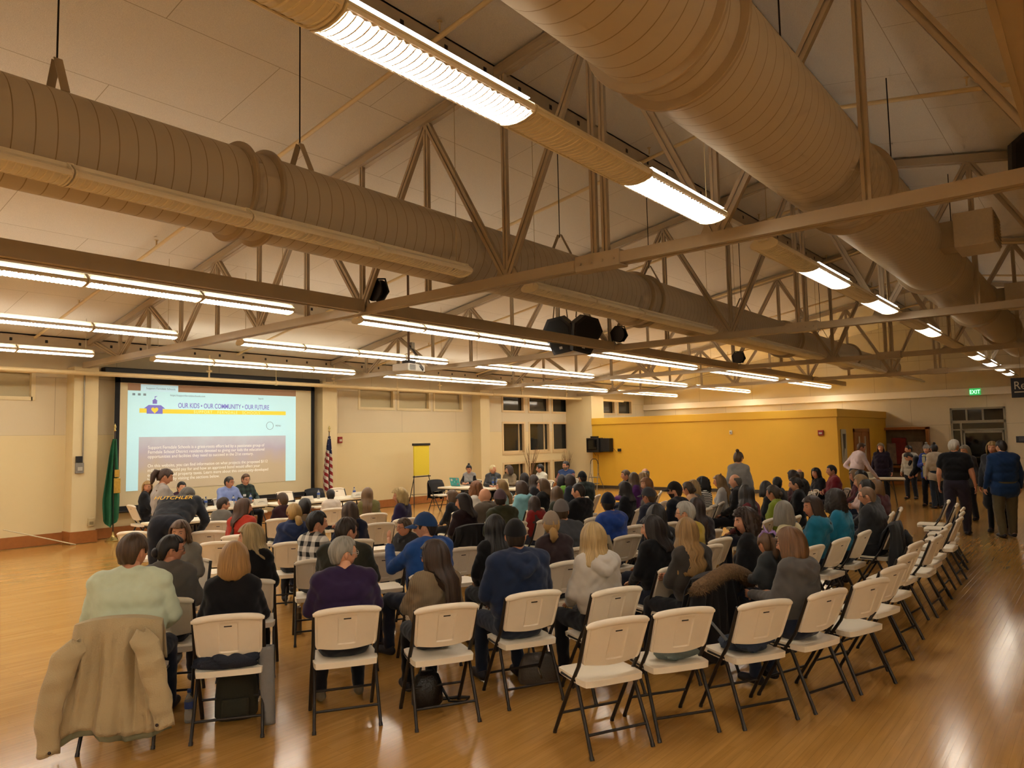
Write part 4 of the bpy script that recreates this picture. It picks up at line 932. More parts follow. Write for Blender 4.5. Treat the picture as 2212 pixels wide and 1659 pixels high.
WX = [(20.37, 21.63), (21.94, 23.22), (23.46, 24.76)]; WZ = [(.30, 1.10), (1.47, 2.60), (3.04, 3.60)]
HW = [(a, c, z0, z1) for a, c in WX for z0, z1 in WZ]+[(26.86, 28.2, 3.04, 3.66), (28.5, 29.7, 3.04, 3.66)]
BL = [(13.77, 15.11, 3.02, 3.60), (15.3, 16.65, 3.02, 3.60), (16.87, 18.2, 3.02, 3.60), (3.9, 5.28, 3.05, 3.60), (2.3, 3.7, 3.05, 3.60)]
holed_wall('wall_left', M_WALL, 'y', Y1, X0, X1+.2, 0, roofz(Y1)+.02, HW+BL)
DOOR = (2.82, 4.52, 0, 2.80)
holed_wall('wall_far', panel_mat('far_wall_panels', 'cfbf9e', '8d8068', 2.44, 1.22, (.3, -2.2), ('Y', 'Z'), .25, 180), 'x', X1, Y0, Y1, 0, 4.17, [DOOR])
def gable(name, x, th):
    poly = [(Y0, 4.17), (Y1, 4.17), (RID, roofz(RID)+.02)]
    return structure(MB().prism(poly, 'x', x, x+th).build(name, panel_mat(name+'_panels', 'cabfa6', '8d8068', 2.44, 1.22, (.3, -2.2), ('Y', 'Z'), .25, 180)))
gable('wall_far_gable', X1, .18); gable('wall_back_gable', X0-.18, .18)
holed_wall('wall_back', M_WALL, 'x', X0, Y0, Y1, 0, 4.17, [], toward=-1)
holed_wall('wall_right', M_WALL, 'y', Y0, X0, X1+.2, 0, 4.20, [], toward=-1)
structure(MB().cbox(X1-.10, X1, Y0, Y1, 3.24, 3.50, .008).build('trim_1', M_WHITE))
# pilasters on the left wall with oak base
for i, x in enumerate((-.2, 6.16, 12.42, 18.95, 25.1)):
    b = MB(); b.box(x-.24, x+.24, 16.8, Y1, 0, 3.72) if i < 4 else b.box(24.4, 25.3, 15.95, Y1, 0, 3.66)
    structure(b.build('wall_left_pilaster', M_CREAM))
def base(name, boxes, m=M_OAK): 
    b = MB()
    for q in boxes: b.cbox(*q, .004)
    structure(b.build(name, m))
base('baseboard_left', [(X0, 5.92, Y1-.03, Y1, .012, .24), (6.40, 12.18, Y1-.03, Y1, .012, .24), (12.66, 18.71, Y1-.03, Y1, .012, .24), (19.19, 24.4, Y1-.03, Y1, .012, .24)]+[(x-.27, x+.27, 16.77, Y1, .012, .26) for x in (6.16, 12.42, 18.95)])
base('baseboard_far', [(X1-.025, X1, 4.55, 6.7, 0, .12), (X1-.025, X1, Y0, 2.8, 0, .12)])
# windows in the left wall
M_GLASS = mat('night_window_glass', '2a2a26', .07, var=.25, scale=2, spec=.7)  # grey mottled base colour imitates the room reflected in the panes
M_WFRAME = mat('window_frame_wood', 'cdb284', .5)
M_PAPER = mat('painted_infill', 'b9aa84', .8, var=.03)
for i, (a, c, z0, z1) in enumerate(HW+BL):
    blind = (a, c, z0, z1) in BL
    w = thing('window_%d' % (i+1), None, None, ((a+c)/2, Y1, z0)); tag(w, kind='structure')
    b = MB(); e = .05; A, C, Z = a-(a+c)/2, c-(a+c)/2, z1-z0
    for q in ((A-e, A+.03, -e, Z+e), (C-.03, C+e, -e, Z+e), (A, C, -e, .03), (A, C, Z-.03, Z+e)): b.cbox(q[0], q[1], -.02, .10, q[2], q[3], .004)
    b.build('frame', M_WFRAME if not blind else M_CREAM, w)
    MB().box(A, C, .12, .135, 0, Z).build('pane', M_GLASS if not blind else M_PAPER, w)
    if not blind and Z > .7:
        MB().cbox(C-.24, C-.21, .07, .12, .03, Z-.03, .004).build('mullion', M_WFRAME, w)
        MB().cbox(A+.03, C-.03, .08, .12, .03, .10, .004).build('sash_rail', M_WFRAME, w)
# ------------------------------------------------------------------ yellow room block
b = MB(); b.box(24.4, 24.55, 6.70, 15.95, 0, 2.74); b.box(24.55, X1, 6.70, 6.85, 0, 2.74); b.cbox(24.36, 24.6, 6.66, 15.95, 2.50, 2.76, .01); b.cbox(24.6, X1, 6.66, 6.9, 2.50, 2.76, .01); b.box(24.4, X1, 6.7, 15.95, 2.70, 2.74)
structure(b.build('wall_yellow', M_YEL))
base('baseboard_yellow', [(24.385, 24.4, 6.70, 15.95, 0, .12)], mat('dark_base', '3a3226', .5))
d = thing('door_1', None, None, (27.2, 6.70, 0)); tag(d, kind='structure')
b = MB()
for q in ((-1.0, -.9, 0, 2.1), (.9, 1.0, 0, 2.1), (-1.0, 1.0, 2.0, 2.12)): b.cbox(q[0], q[1], -.05, .0, q[2], q[3], .006)
b.build('frame', M_OAK, d)
for s in (-1, 1):
    lf = MB().cbox(-.42+s*.43, .42+s*.43, -.035, -.005, .02, 2.0, .005).build('door_leaf', M_OAK, d)
    MB().box(s*.43-.05*s-.09, s*.43-.05*s+.09, -.04, -.034, .9, 1.85).build('glass_strip', mat('frosted_glass', 'b7b09a', .3), lf)
    MB().tube([(s*.07, -.04, 1.0), (s*.07, -.09, 1.02), (s*.17, -.09, 1.02)], .012, 8).build('handle', M_DARK, lf)
t = thing('poster', 'tall pale poster with a dark shape on the shaded yellow wall', 'poster', (25.0, 6.69, 1.0))
MB().cbox(-.28, .28, -.02, 0, 0, 1.1, .003).build('frame', mat('poster_paper', 'b0a98f', .6), t)
MB().add([(-.14, -.022, .95), (.2, -.022, .95), (.13, -.022, .45), (.02, -.022, .5), (-.2, -.022, .06), (-.12, -.022, .5)], [(0, 1, 2, 3), (0, 3, 5), (3, 4, 5)]).build('printed_shape', mat('poster_ink', '38352f', .6), t)
# far glass door with transom and side light
d = thing('door_2', None, None, (X1, 3.67, 0)); tag(d, kind='structure'); M_ALU = mat('painted_door_frame', '8e8670', .4)
b = MB()
for q in ((-.85, -.78, 0, 2.8), (.78, .85, 0, 2.8), (-.85, .85, 2.73, 2.8), (-.85, .85, 2.24, 2.34), (-.2, -.14, 2.34, 2.73), (.30, .36, 2.34, 2.73), (.5, .56, 0, 2.24), (-.85, .85, 1.98, 2.03)): b.cbox(-.04, .08, q[0], q[1], q[2], q[3], .005)
b.build('frame', M_ALU, d)
MB().box(.02, .03, -.8, .8, 0, 2.75).build('pane', mat('dark_door_glass', '0d0c0a', .05, spec=.6), d)
b = MB(); b.cbox(-.03, .05, -.76, -.70, .02, 1.96, .005); b.cbox(-.03, .05, .42, .48, .02, 1.96, .005); b.cbox(-.03, .05, -.76, .48, .02, .25, .005); b.cbox(-.03, .05, -.76, .48, 1.88, 1.97, .005)
b.build('door_leaf', M_ALU, d); MB().tube([(-.07, -.55, 1.0), (-.07, .35, 1.0)], .016, 8).build('push_bar', M_DARK, d)
t = thing('display_case', 'wood framed glass display case with red and white items on the far wall', 'display case', (X1, 6.05, 0))
b = MB()
for q in ((-.84, -.74, 0, 2.15), (.72, .82, 0, 2.15), (-.84, .82, 2.05, 2.15), (-.84, .82, .0, .12), (-.84, .82, .62, .70)): b.cbox(-.30, -.02, q[0], q[1], q[2], q[3], .006)
b.build('frame', M_OAK, t)
MB().box(-.04, -.02, -.76, .74, .1, 2.08).build('back_panel', mat('case_back', '6a5c48', .8, var=.5, scale=5), t)
for k, (ya, yb, za, zb, cc) in enumerate(((-.05, .45, .75, 1.75, '6e1a18'), (.3, .62, .75, 1.55, '7c6a5c'), (-.6, -.1, .75, 1.6, '8a7868'), (-.65, .6, .14, .45, '5a4a36'))):
    MB().cbox(-.16-.02*k, -.05, ya, yb, za, zb, .03).build('displayed_item', mat('case_item_%d' % k, cc, .7, var=.5, scale=9), t)
t = thing('exit_sign', 'green illuminated exit sign above the far glass door', 'sign', (X1-.10, 3.68, 3.24))
MB().cbox(-.06, 0, -.17, .17, 0, .24, .008).build('housing', mat('exit_housing', '1d5a2c', .4, emit='2f9a4a', estr=.5), t)
text_mesh('lettering', 'EXIT', .20, mat('exit_letters', '9fe8b0', .4, emit='8cf0a0', estr=1.6), t, (-.062, 0, .05), (PI/2, 0, -PI/2), 'CENTER', .8)
t = thing('wall_sign', 'small dark room sign on the wall right of the far glass door', 'sign', (X1, 2.37, 1.52))
MB().cbox(-.02, 0, -.2, .2, 0, .22, .004).build('plate', mat('sign_navy', '161d2a', .4), t)
b = MB()
for z in (.05, .10, .15): b.box(-.023, -.02, -.12, .12, z, z+.018)
b.build('lettering', mat('sign_grey', '7d8288', .5), t)
t = thing('hanging_sign', 'navy hanging sign reading Re with a white rule at the right edge', 'sign', (21.0, 1.77, 2.74))
MB().cbox(-.02, .02, -1.15, .0, 0, .47, .004).build('panel', mat('sign_navy', '161d2a', .4), t)
wm = mat('sign_white', 'c9c3b0', .5)
text_mesh('lettering', 'Restrooms', .27, wm, t, (-.022, -.05, .20), (PI/2, 0, -PI/2), 'LEFT', .85)
MB().box(-.024, -.02, -1.05, -.06, .12, .145).build('rule', wm, t)
for y in (-.2, -.95): MB().tube([(0, y, .46), (0, y, 3.2)], .003, 6).build('hanging_wire', M_DARK, t)
# small wall fittings
def fitting(name, label, cat, loc, size, col, axis, extra=None):
    t = thing(name, label, cat, loc); sx, sz = size
    if axis == 'y': MB().cbox(-sx, sx, -.05, 0, -sz, sz, .006).build('body', mat(name+'_body', col, .45), t)
    else: MB().cbox(-.05, 0, -sx, sx, -sz, sz, .006).build('body', mat(name+'_body', col, .45), t)
    if extra:
        if axis == 'y': MB().cbox(-sx*.6, sx*.6, -.065, -.045, -sz*.5, sz*.2, .003).build(extra[0], mat(name+extra[0], extra[1], .4), t)
        else: MB().cbox(-.065, -.045, -sx*.6, sx*.6, -sz*.5, sz*.2, .003).build(extra[0], mat(name+extra[0], extra[1], .4), t)
    return t
fitting('fire_alarm', 'red fire alarm on the cream wall right of the striped flag', 'fire alarm', (13.05, Y1, 2.08), (.07, .09), '8e2416', 'y', ('strobe', 'c9b8a8'))
fitting('fire_alarm', 'red fire alarm near the right end of the yellow wall', 'fire alarm', (24.4, 7.2, 2.0), (.085, .085), '8e1c14', 'x', ('strobe', 'b5a898'))
fitting('thermostat', 'small white sensor in the middle of the yellow wall', 'thermostat', (24.4, 10.2, 2.08), (.045, .07), 'c9c2ae', 'x', ('dial', '8e8676'))
t = fitting('light_switch', 'dark and grey switch boxes at the foot of a conduit on the left pilaster', 'switch', (6.05, 16.8, 1.58), (.08, .11), '7f7a70', 'y', ('toggle', 'b0aa9c'))
MB().cbox(-.075, .045, -.06, 0, .12, .25, .006).build('upper_box', M_BLACK, t)
MB().tube([(.06, -.02, .1), (.06, -.02, 2.0)], .014, 8).build('conduit', mat('conduit', '8c8577', .4, metal=.4), t)
fitting('power_outlet', 'cream power outlet low on the left pilaster', 'outlet', (6.3, 16.8, .43), (.06, .085), 'b8a67c', 'y', ('socket', '8d7d58'))
# ------------------------------------------------------------------ roof trusses, built once and copied
CH = .075
def bar2(p, q, w=.05, d=.034, gap=.018):
    """a web member: two flat bars with a slot between them"""
    b = MB(); P, Q = Vector(p), Vector(q); t = (Q-P).normalized(); s = Vector((1, 0, 0)); u = t.cross(s)
    for e in (-1, 1):
        o = u*(e*(d/2+gap/2)); a = s*w/2; c = u*d/2
        b.loft([[P+o-a-c, P+o+a-c, P+o+a+c, P+o-a+c], [Q+o-a-c, Q+o+a-c, Q+o+a+c, Q+o-a+c]])
    b.loft([[P-s*.01-u*.012, P+s*.01-u*.012, P+s*.01+u*.012, P-s*.01+u*.012], [Q-s*.01-u*.012, Q+s*.01-u*.012, Q+s*.01+u*.012, Q-s*.01+u*.012]])
    return b
ZB0, ZB1 = 3.70, 3.81
ztc = lambda y: roofz(y)-.07
def make_truss(x, label):
    t = thing('roof_truss', label, 'roof truss', (x, 0, 0), 0, 'steel roof trusses across the hall'); t['kind'] = 'structure'
    b = MB(); b.box(-.07, .07, Y0, Y1-.4, ZB0+.085, ZB1); b.box(-.07, -.008, Y0, Y1-.4, ZB0, ZB0+.085); b.box(.008, .07, Y0, Y1-.4, ZB0, ZB0+.085)
    b.box(-.012, .012, Y0, Y1-.4, ZB0+.02, ZB1); b.build('bottom_chord', M_STEEL, t)
    for ya, yb in ((RID, Y1-.3), (RID, Y0+.2)):
        b = MB()
        for z0, z1, w in ((0, .03, .07), (-.09, 0, .012)):
            b.loft([[(-w, y, ztc(y)+z0), (w, y, ztc(y)+z0), (w, y, ztc(y)+z1), (-w, y, ztc(y)+z1)] for y in (ya, yb)])
        for e in (-1, 1): b.loft([[(e*.04-.028, y, ztc(y)-.08), (e*.04+.028, y, ztc(y)-.08), (e*.04+.028, y, ztc(y)+.0), (e*.04-.028, y, ztc(y)+.0)] for y in (ya, yb)])
        b.build('top_chord', M_STEEL, t)
    ys = [RID-.065, RID+.065]; top = []
    for s in (1, -1):
        for k in range(1, 10):
            y = RID+s*(1.23+1.255*(k-1))
            if Y0+.4 < y < Y1-.7: ys.append(y)
        nodes = [RID]+[RID+s*(1.23+1.255*(k-1)) for k in range(1, 11)]
        for k in range(0, 10):
            a, c = nodes[k], nodes[k+1]
            if not (Y0 < c < Y1-.3): continue
            p = (0, a, ztc(a)-.05) if k % 2 == 0 else (0, a, ZB1-.03); q = (0, c, ZB1-.03) if k % 2 == 0 else (0, c, ztc(c)-.05)
            bar2(p, q, .055, .036).build('diagonal_brace', M_STEEL, t)
        for k in (1, 3, 5, 7, 9):
            y = nodes[k]
            if Y0 < y < Y1-.4: MB().prism([(y-.17, ZB1-.02), (y+.17, ZB1-.02), (y+.09, ZB1+.13), (y-.09, ZB1+.13)], 'x', -.011, .011).build('gusset_plate', M_STEEL, t)
    for y in ys: bar2((0, y, ZB1-.02), (0, y, ztc(y)-.04), .048, .026).build('post', M_STEEL, t)
    MB().cbox(-.085, .085, RID-.26, RID+.26, ZB0-.02, ZB1+.03, .004).build('splice_plate', M_STEEL, t)
    b = MB()
    for k in range(4): b.tube([(-.10, RID-.2+.13*k, ZB0+.05), (.10, RID-.2+.13*k, ZB0+.05)], .012, 6)
    b.build('bolt_row', M_STEEL, t)
    return t
TX = (6.14, 12.35, 18.5, 24.7)
t0 = make_truss(TX[0], 'steel roof truss nearest the camera, largest of the row')
for x, lb in zip(TX[1:]+(-.6,), ('second steel roof truss from the camera, behind the hanging loudspeakers', 'third steel roof truss from the camera', 'farthest steel roof truss, over the yellow wall', None)):
    if lb is None: continue
    c = copy_tree(t0); c.location.x = x; c['label'] = lb
# long beams tying the bottom chords
for i, (y, lb) in enumerate(((7.50, 'long brown beam tying the trusses, left of the big left duct'), (.20, 'long beam tying the trusses at the top right corner'))):
    t = thing('tie_beam', lb, 'beam', (0, y, 0), 0); t['kind'] = 'structure'
    edges = [X0]+list(TX)+[28.6 if i == 0 else X1]
    for a, c in zip(edges[:-1], edges[1:]):
        b = MB(); b.box(a+.1, c-.1, -.075, .075, 3.83, 3.86); b.box(a+.1, c-.1, -.075, -.045, 3.70, 3.83); b.box(a+.1, c-.1, .045, .075, 3.70, 3.83); b.box(a+.1, c-.1, -.06, .06, 3.71, 3.73)
        b.build('beam_length', M_STEEL, t)
# purlins: slotted channels along the roof
for i, y in enumerate((5.2, 2.5, 12.86, 16.6, -5.2)):
    t = tag(MB().box(X0, X1, -.035, .035, -.24, 0).box(X0, X1, -.035, .07, -.255, -.235).box(X0, X1, -.035, .07, -.02, 0).build('roof_purlin', M_STEEL, loc=(0, y, roofz(y)-.005)), ['slotted steel purlin beside the near row of ceiling lights', 'steel purlin over the big right duct', 'steel purlin under the roof between the left light rows', 'steel purlin at the eaves above the screen wall', 'steel purlin on the far right roof slope'][i], 'purlin', kind='structure')
    b = MB()
    for k in range(60):
        x = X0+.5+k*.62; b.cbox(x, x+.05, -.042, -.035, -.15, -.09, .004)
    tag(b.build('slot', M_DARK, t), kind='stuff')
# ------------------------------------------------------------------ ducts
def duct_mat():
    m, nt, b = node_mat('painted_spiral_duct'); N = nt.nodes; L = nt.links.new
    tc = N.new('ShaderNodeTexCoord'); sp = N.new('ShaderNodeSeparateXYZ'); L(tc.outputs['Object'], sp.inputs[0])
    at = N.new('ShaderNodeMath'); at.operation = 'ARCTAN2'; L(sp.outputs['Y'], at.inputs[0]); L(sp.outputs['Z'], at.inputs[1])
    k = N.new('ShaderNodeMath'); k.operation = 'MULTIPLY'; k.inputs[1].default_value = 1/(2*PI); L(at.outputs[0], k.inputs[0])
    a = N.new('ShaderNodeMath'); a.operation = 'MULTIPLY_ADD'; a.inputs[1].default_value = 1/.135; L(sp.outputs['X'], a.inputs[0]); L(k.outputs[0], a.inputs[2])
    f = N.new('ShaderNodeMath'); f.operation = 'FRACT'; L(a.outputs[0], f.inputs[0])
    g = N.new('ShaderNodeMath'); g.operation = 'LESS_THAN'; g.inputs[1].default_value = .055; L(f.outputs[0], g.inputs[0])
    mx = N.new('ShaderNodeMix'); mx.data_type = 'RGBA'; mx.inputs['A'].default_value = lin('c0b39e'); mx.inputs['B'].default_value = lin('93805f'); L(g.outputs[0], mx.inputs['Factor'])
    L(mx.outputs['Result'], b.inputs['Base Color']); b.inputs['Roughness'].default_value = .5
    bp = N.new('ShaderNodeBump'); bp.inputs['Strength'].default_value = .5; bp.inputs['Distance'].default_value = .006; L(g.outputs[0], bp.inputs['Height']); L(bp.outputs[0], b.inputs['Normal']); return m
M_DUCT = duct_mat()
def duct(label, y, z, r, x0, x1, rings, hangers, boxes, tiers):
    t = thing('air_duct', label, 'air duct', (0, y, z))
    b = MB(); n = 56; rr = []
    for x, q in tiers: rr.append([(x, q*math.cos(2*PI*k/n), q*math.sin(2*PI*k/n)) for k in range(n)])
    b.loft(rr); b.build('pipe', M_DUCT, t, 40)
    rad = lambda x: next((q0+(q1-q0)*(x-a)/(c-a) for (a, q0), (c, q1) in zip(tiers[:-1], tiers[1:]) if a <= x <= c), r)
    for x in rings:
        q = rad(x); MB().lathe([(q-.005, -.016), (q+.050, -.016), (q+.054, -.010), (q+.054, .010), (q+.050, .016), (q-.005, .016)], 56, (x, 0, 0), axis='x').build('flange_ring', M_STEEL, t, 30)
    for x in hangers:
        q = rad(x); h = thing('hanger', None, None, (x, 0, 0)); h.parent = t
        p = [(0, (q+.004)*math.cos(a), (q+.004)*math.sin(a)) for a in np.linspace(-.0, PI, 15)]
        st = MB()
        for e in (-1, 1):
            a = math.radians(62); st.loft([[(-.03, e*q*math.cos(a)+dd*e, q*math.sin(a)+zz), (.03, e*q*math.cos(a)+dd*e, q*math.sin(a)+zz), (.03, e*.02+dd*e*.5, q+.26+zz), (-.03, e*.02+dd*e*.5, q+.26+zz)] for dd, zz in ((0, 0), (.006, .004))])
        st.build('strap', M_STEEL, h); MB().tube([(0, 0, q+.22), (0, 0, roofz(y)-z-.0)], .007, 8).build('rod', M_DARK, h)
    for x in boxes:
        g = thing('register_box', None, None, (x, 0, 0)); g.parent = t
        MB().cbox(-.19, .19, -r-.16, -r+.06, -.16, .15, .006).build('neck', M_STEEL, g)
        MB().cbox(-.30, .30, -r-.52, -r-.13, -.20, .20, .008).build('housing', mat('register_paint', 'c0b39e', .5), g)
        b = MB(); b.box(-.27, .27, -r-.53, -r-.515, -.17, .17)
        for k in range(9): b.box(-.26, .26, -r-.54, -r-.53, -.16+.037*k, -.148+.037*k)
        b.build('grille', mat('register_grille', '947c58', .5), g)
    return t
duct('big beige spiral duct on the left, ahead of the trusses', 5.88, 4.238, .39, X0, 28.4, (3.30, 3.56, 10.25, 10.6, 17.3, 17.65, 22.9, 28.35), (1.9, 4.0, 8.3, 10.9, 14.9, 20.4), (), [(X0+.03, .39), (17.4, .39), (17.9, .34), (23.0, .34), (23.4, .28), (28.4, .28)])
duct('big beige spiral duct on the right with side outlet boxes', 1.77, 4.29, .385, X0, 24.0, (3.42, 3.70, 7.2, 11.2, 15.6, 19.8), (5.5, 9.2, 13.4), (9.9, 15.2), [(X0+.03, .385), (15.5, .385), (15.9, .34), (24.0, .34)])
# ------------------------------------------------------------------ ceiling lights: rows of four louvred lengths
M_LAMP = mat('lit_fluorescent', 'fff4e2', .4, emit='fff7ea', estr=LAMP); M_UP = mat('lit_fluorescent_top', 'fff4e2', .4, emit='fff7ea', estr=UPL)
M_LOUV = mat('white_louvre', 'e4d8bc', .4, var=.04)
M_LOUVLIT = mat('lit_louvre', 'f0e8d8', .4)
def fixture_mesh(lit, L=1.30):
    house = MB(); prof = [(-.045, .075), (-.045, .05), (-.13, .005), (-.135, -.012), (-.12, -.008), (-.04, .035), (.04, .035), (.12, -.008), (.135, -.012), (.13, .005), (.045, .05), (.045, .075)]
    n = len(prof); house.loft([[(x, u, v) for u, v in prof] for x in (.012, L-.012)])
    for x in (.006, L-.018): house.prism([(-.138, -.014), (-.132, .010), (-.048, .074), (.048, .074), (.132, .010), (.138, -.014), (.118, -.042), (.06, -.060), (0, -.066), (-.06, -.060), (-.118, -.042)], 'x', x, x+.012)
    lv = MB(); k = 30
    for i in range(k):
        x = .03+(L-.06)*i/(k-1)
        lv.prism([(-.129, -.010), (.129, -.010), (.114, -.034), (.09, -.047), (.05, -.058), (0, -.062), (-.05, -.058), (-.09, -.047), (-.114, -.034)], 'x', x-.004, x+.004)
    for y in (-.128, .128): lv.box(.015, L-.015, y-.004, y+.004, -.034, -.006)
    sk = MB(); m = 60
    for s in (-1, 1):
        sk.loft([[(.015+(L-.03)*i/m, s*.130, .0), (.015+(L-.03)*i/m, s*.133, .0), (.015+(L-.03)*i/m, s*(.112+.010*abs(math.sin(i*PI*26/m))), -.042+.010*abs(math.sin(i*PI*26/m))), (.015+(L-.03)*i/m, s*(.108+.010*abs(math.sin(i*PI*26/m))), -.042+.010*abs(math.sin(i*PI*26/m)))] for i in range(m+1)])
    lv.v, lv.f, lv.m = lv.v+sk.v, lv.f+[tuple(i+len(lv.v) for i in f) for f in sk.f], lv.m+sk.m
    tb = MB(); arc = [(-.126, -.010), (-.112, -.030), (-.09, -.042), (-.05, -.053), (0, -.057), (.05, -.053), (.09, -.042), (.112, -.030), (.126, -.010)]
    tb.loft([[(x, u, v) for u, v in arc+[(u*.97, v+.004) for u, v in arc[::-1]]] for x in (.02, L-.02)])
    up = MB(); 
    for y in (-.095, .095): up.box(.04, L-.04, y-.022, y+.022, .034, .038)
    return house.mesh('fixture_housing', M_LOUV), lv.mesh('fixture_louvre', M_LOUVLIT if lit else M_LOUV), tb.mesh('fixture_tube', M_LAMP if lit else mat('unlit_lens', 'd8ceb6', .4), True), up.mesh('fixture_uplight', M_UP)
FM = {True: fixture_mesh(True), False: fixture_mesh(False)}
def light_row(x, y, pat, label, group, z=3.83):
    t = thing('ceiling_light', label, 'ceiling light', (x, y, z), 0, group)
    for k, c in enumerate(pat):
        lit = c == 'L'; h, l, tb, u = FM[lit]
        o = link('housing', h, t, (k*1.30, 0, 0)); link('louvre', l, o); link('lens', tb, o)
        if lit: link('uplight_tube', u, o)
        if k in (0, 3) or True:
            xx = .12 if k == 0 else 1.18
            if k in (0, 3): MB().tube([(xx, 0, .07), (xx, 0, roofz(y)-z)], .0035, 6).build('hanging_wire', mat('pale_wire', 'b09c74', .5), o)
    e = MB()
    for k in range(5): e.cbox(k*1.30-.022, k*1.30+.022, -.05, .05, .02, .08, .004)
    e.build('joint_cover', M_LOUV, t); return t
XS = (0.5, 6.85, 13.05, 19.25, 25.25); ordn = ('nearest', 'second', 'third', 'fourth', 'farthest')
for i, x in enumerate(XS):
    for y, nm in ((15.3, 'along the screen wall'), (11.9, 'second row in from the screen wall'), (8.6, 'third row in from the screen wall')):
        light_row(x, y, 'LLLL', 'lit suspended light strip %s, %s in its row' % (nm, ordn[i]), 'lit light strips over the left of the hall')
    light_row(x, 5.32, 'UUUU', 'switched-off louvred light strip below the left duct, %s in its row' % ordn[i], 'unlit light strips')
    light_row(x, 2.46, ('ULUL', 'ULUL', 'ULUU', 'ULUL', 'LULU')[i], 'partly lit light strip between the two ducts, %s in its row' % ordn[i], 'partly lit light strips')
for y in (15.3, 11.9, 8.6, 2.46): [light_row(x, y, 'LLLL', 'added fill light strip behind the camera, out of view', 'added fill strips behind the camera') for x in (-5.7, -12.1)]  # unseen strips added to throw light on the chair backs from the rear
[light_row(x, y, 'LLLL', 'added fill light strip over the unseen near right of the hall', 'added fill strips over the unseen right of the hall') for x in (-12.1, -5.7, .5) for y in ((-.9, -4.2, -7.6) if x < 0 else (-4.2, -7.6))]  # more out-of-view strips, added to brighten chair backs turned to the right
# ------------------------------------------------------------------ sprinkler pipes
M_PIPE = mat('cream_pipe', 'd0b888', .45, var=.05)
t = thing('sprinkler_main', 'cream sprinkler main pipe running along the screen wall above the screen', 'pipe', (0, 16.45, 3.56))
MB().tube([(X0, 0, 0), (27.7, 0, 0)], .05, 14).build('pipe', M_PIPE, t, True)
for x in (8.7, 12.3, 16.4, 20.6, 23.4): MB().tube([(x, 0, 0), (x, .0, .16), (x, 0, .58)], .022, 8).lathe([(.05, -.02), (.075, 0), (.05, .02)], 12, (x, 0, .2)).build('riser', M_PIPE, t, True)
for x in (4, 10.5, 14.6, 19, 22.2, 26): MB().lathe([(.052, -.03), (.062, -.03), (.062, .03), (.052, .03)], 14, (x, 0, 0), axis='x').tube([(x, 0, .06), (x, 0, .6)], .008, 6).build('coupling', M_PIPE, t, True)
for i, x in enumerate((.7, 5.05, 9.4, 13.75, 18.1, 22.4, 26.8)):
    t = thing('sprinkler_branch', 'sloping cream sprinkler branch pipe under the ceiling, %s from the camera' % ('first', 'second', 'third', 'fourth', 'fifth', 'sixth', 'seventh')[i], 'pipe', (x, 0, 0), 0, 'sprinkler branch pipes')
    MB().tube([(0, 16.4, roofz(16.4)-.12), (0, RID, roofz(RID)-.22), (0, -7, roofz(-7)-.12)], .027, 10).build('pipe', M_PIPE, t, True)
    for y in (14.2, 11.2, 8.2, 5.0, 1.0, -2.5):
        h = MB(); z = roofz(y)-.14; h.tube([(0, y, z), (0, y, z+.09)], .011, 6); h.lathe([(.005, .085), (.03, .09), (.03, .094), (.005, .097)], 10, (0, y, z)); h.build('sprinkler_head', M_PIPE, t)
# ------------------------------------------------------------------ loudspeakers, projector, cable reels on the beams
def pa(name, label, loc, rz, tilt):
    t = thing(name, label, 'loudspeaker', loc, rz, 'hanging loudspeakers')
    M = Euler((tilt, -.16 if 'left' in label else .24, 0)).to_matrix().to_4x4()
    b = MB(); b.prism([(-.14, .36), (.14, .36), (.30, .15), (.18, -.36), (-.18, -.36), (-.30, .15)], 'y', -.2, .12, 0, M); b.build('cabinet', mat('speaker_cabinet', '120f0e', .6, bump=.3), t)
    MB().prism([(-.11, .31), (.11, .31), (.25, .13), (.15, -.31), (-.15, -.31), (-.25, .13)], 'y', -.215, -.2, 0, M).build('grille', mat('speaker_grille', '070707', .8, bump=.6, bscale=300), t)
    MB().box(-.03, .03, -.219, -.214, -.27, -.22, 0, M).build('badge', mat('speaker_badge', 'b5b1a8', .4), t)
    for s in (-1, 1): MB().tube([(s*.15, 0, .33), (s*.12, 0, .60), (s*.06, 0, 1.1)], .012, 6).build('chain', mat('chain_steel', '6a5a40', .4, metal=.5), t)
    return t
pa('hanging_loudspeaker', 'left of the two black loudspeakers hanging from the second truss', (11.75, 8.36, 4.06), -1.25, .22)
pa('hanging_loudspeaker', 'right of the two black loudspeakers hanging from the second truss', (11.85, 7.88, 4.03), -.62, .22)
pa('hanging_loudspeaker', 'black loudspeaker cut by the right edge, high under the ridge', (11.9, .58, 5.66), -1.3, .2)
t = thing('projector', 'white ceiling projector on a brown drop pole with trailing cables', 'projector', (9.0, 9.82, 3.33), math.radians(8))
MB().cbox(-.24, .24, -.19, .19, -.07, .07, .02).build('body', mat('projector_white', 'c9c2b4', .4), t)
MB().lathe([(.05, .0), (.055, .05), (.045, .06)], 16, (.1, .19, 0), axis='x').build('lens', M_BLACK, t) if False else MB().tube([(.1, .18, 0), (.1, .225, 0)], .05, 16).build('lens', M_BLACK, t)
b = MB()
for k in range(7): b.box(-.20+.0, -.04, -.195, -.19, -.045+.014*k, -.038+.014*k)
b.build('vent', mat('vent_grey', '5a5650', .5), t)
MB().tube([(0, 0, .07), (0, 0, roofz(9.82)-3.33)], .022, 10).build('pole', mat('brown_pole', '5d4228', .5), t)
MB().cbox(-.1, .1, -.08, .08, .07, .14, .01).build('mount', M_DARK, t)
for k in range(3): MB().tube([(.02*k, -.02, .42), (.06+.03*k, -.10, .25), (.02*k, -.15-.02*k, .12), (.1+.04*k, -.20, .0), (.16, -.20, -.05)], .006, 6).build('cable', M_BLACK, t)
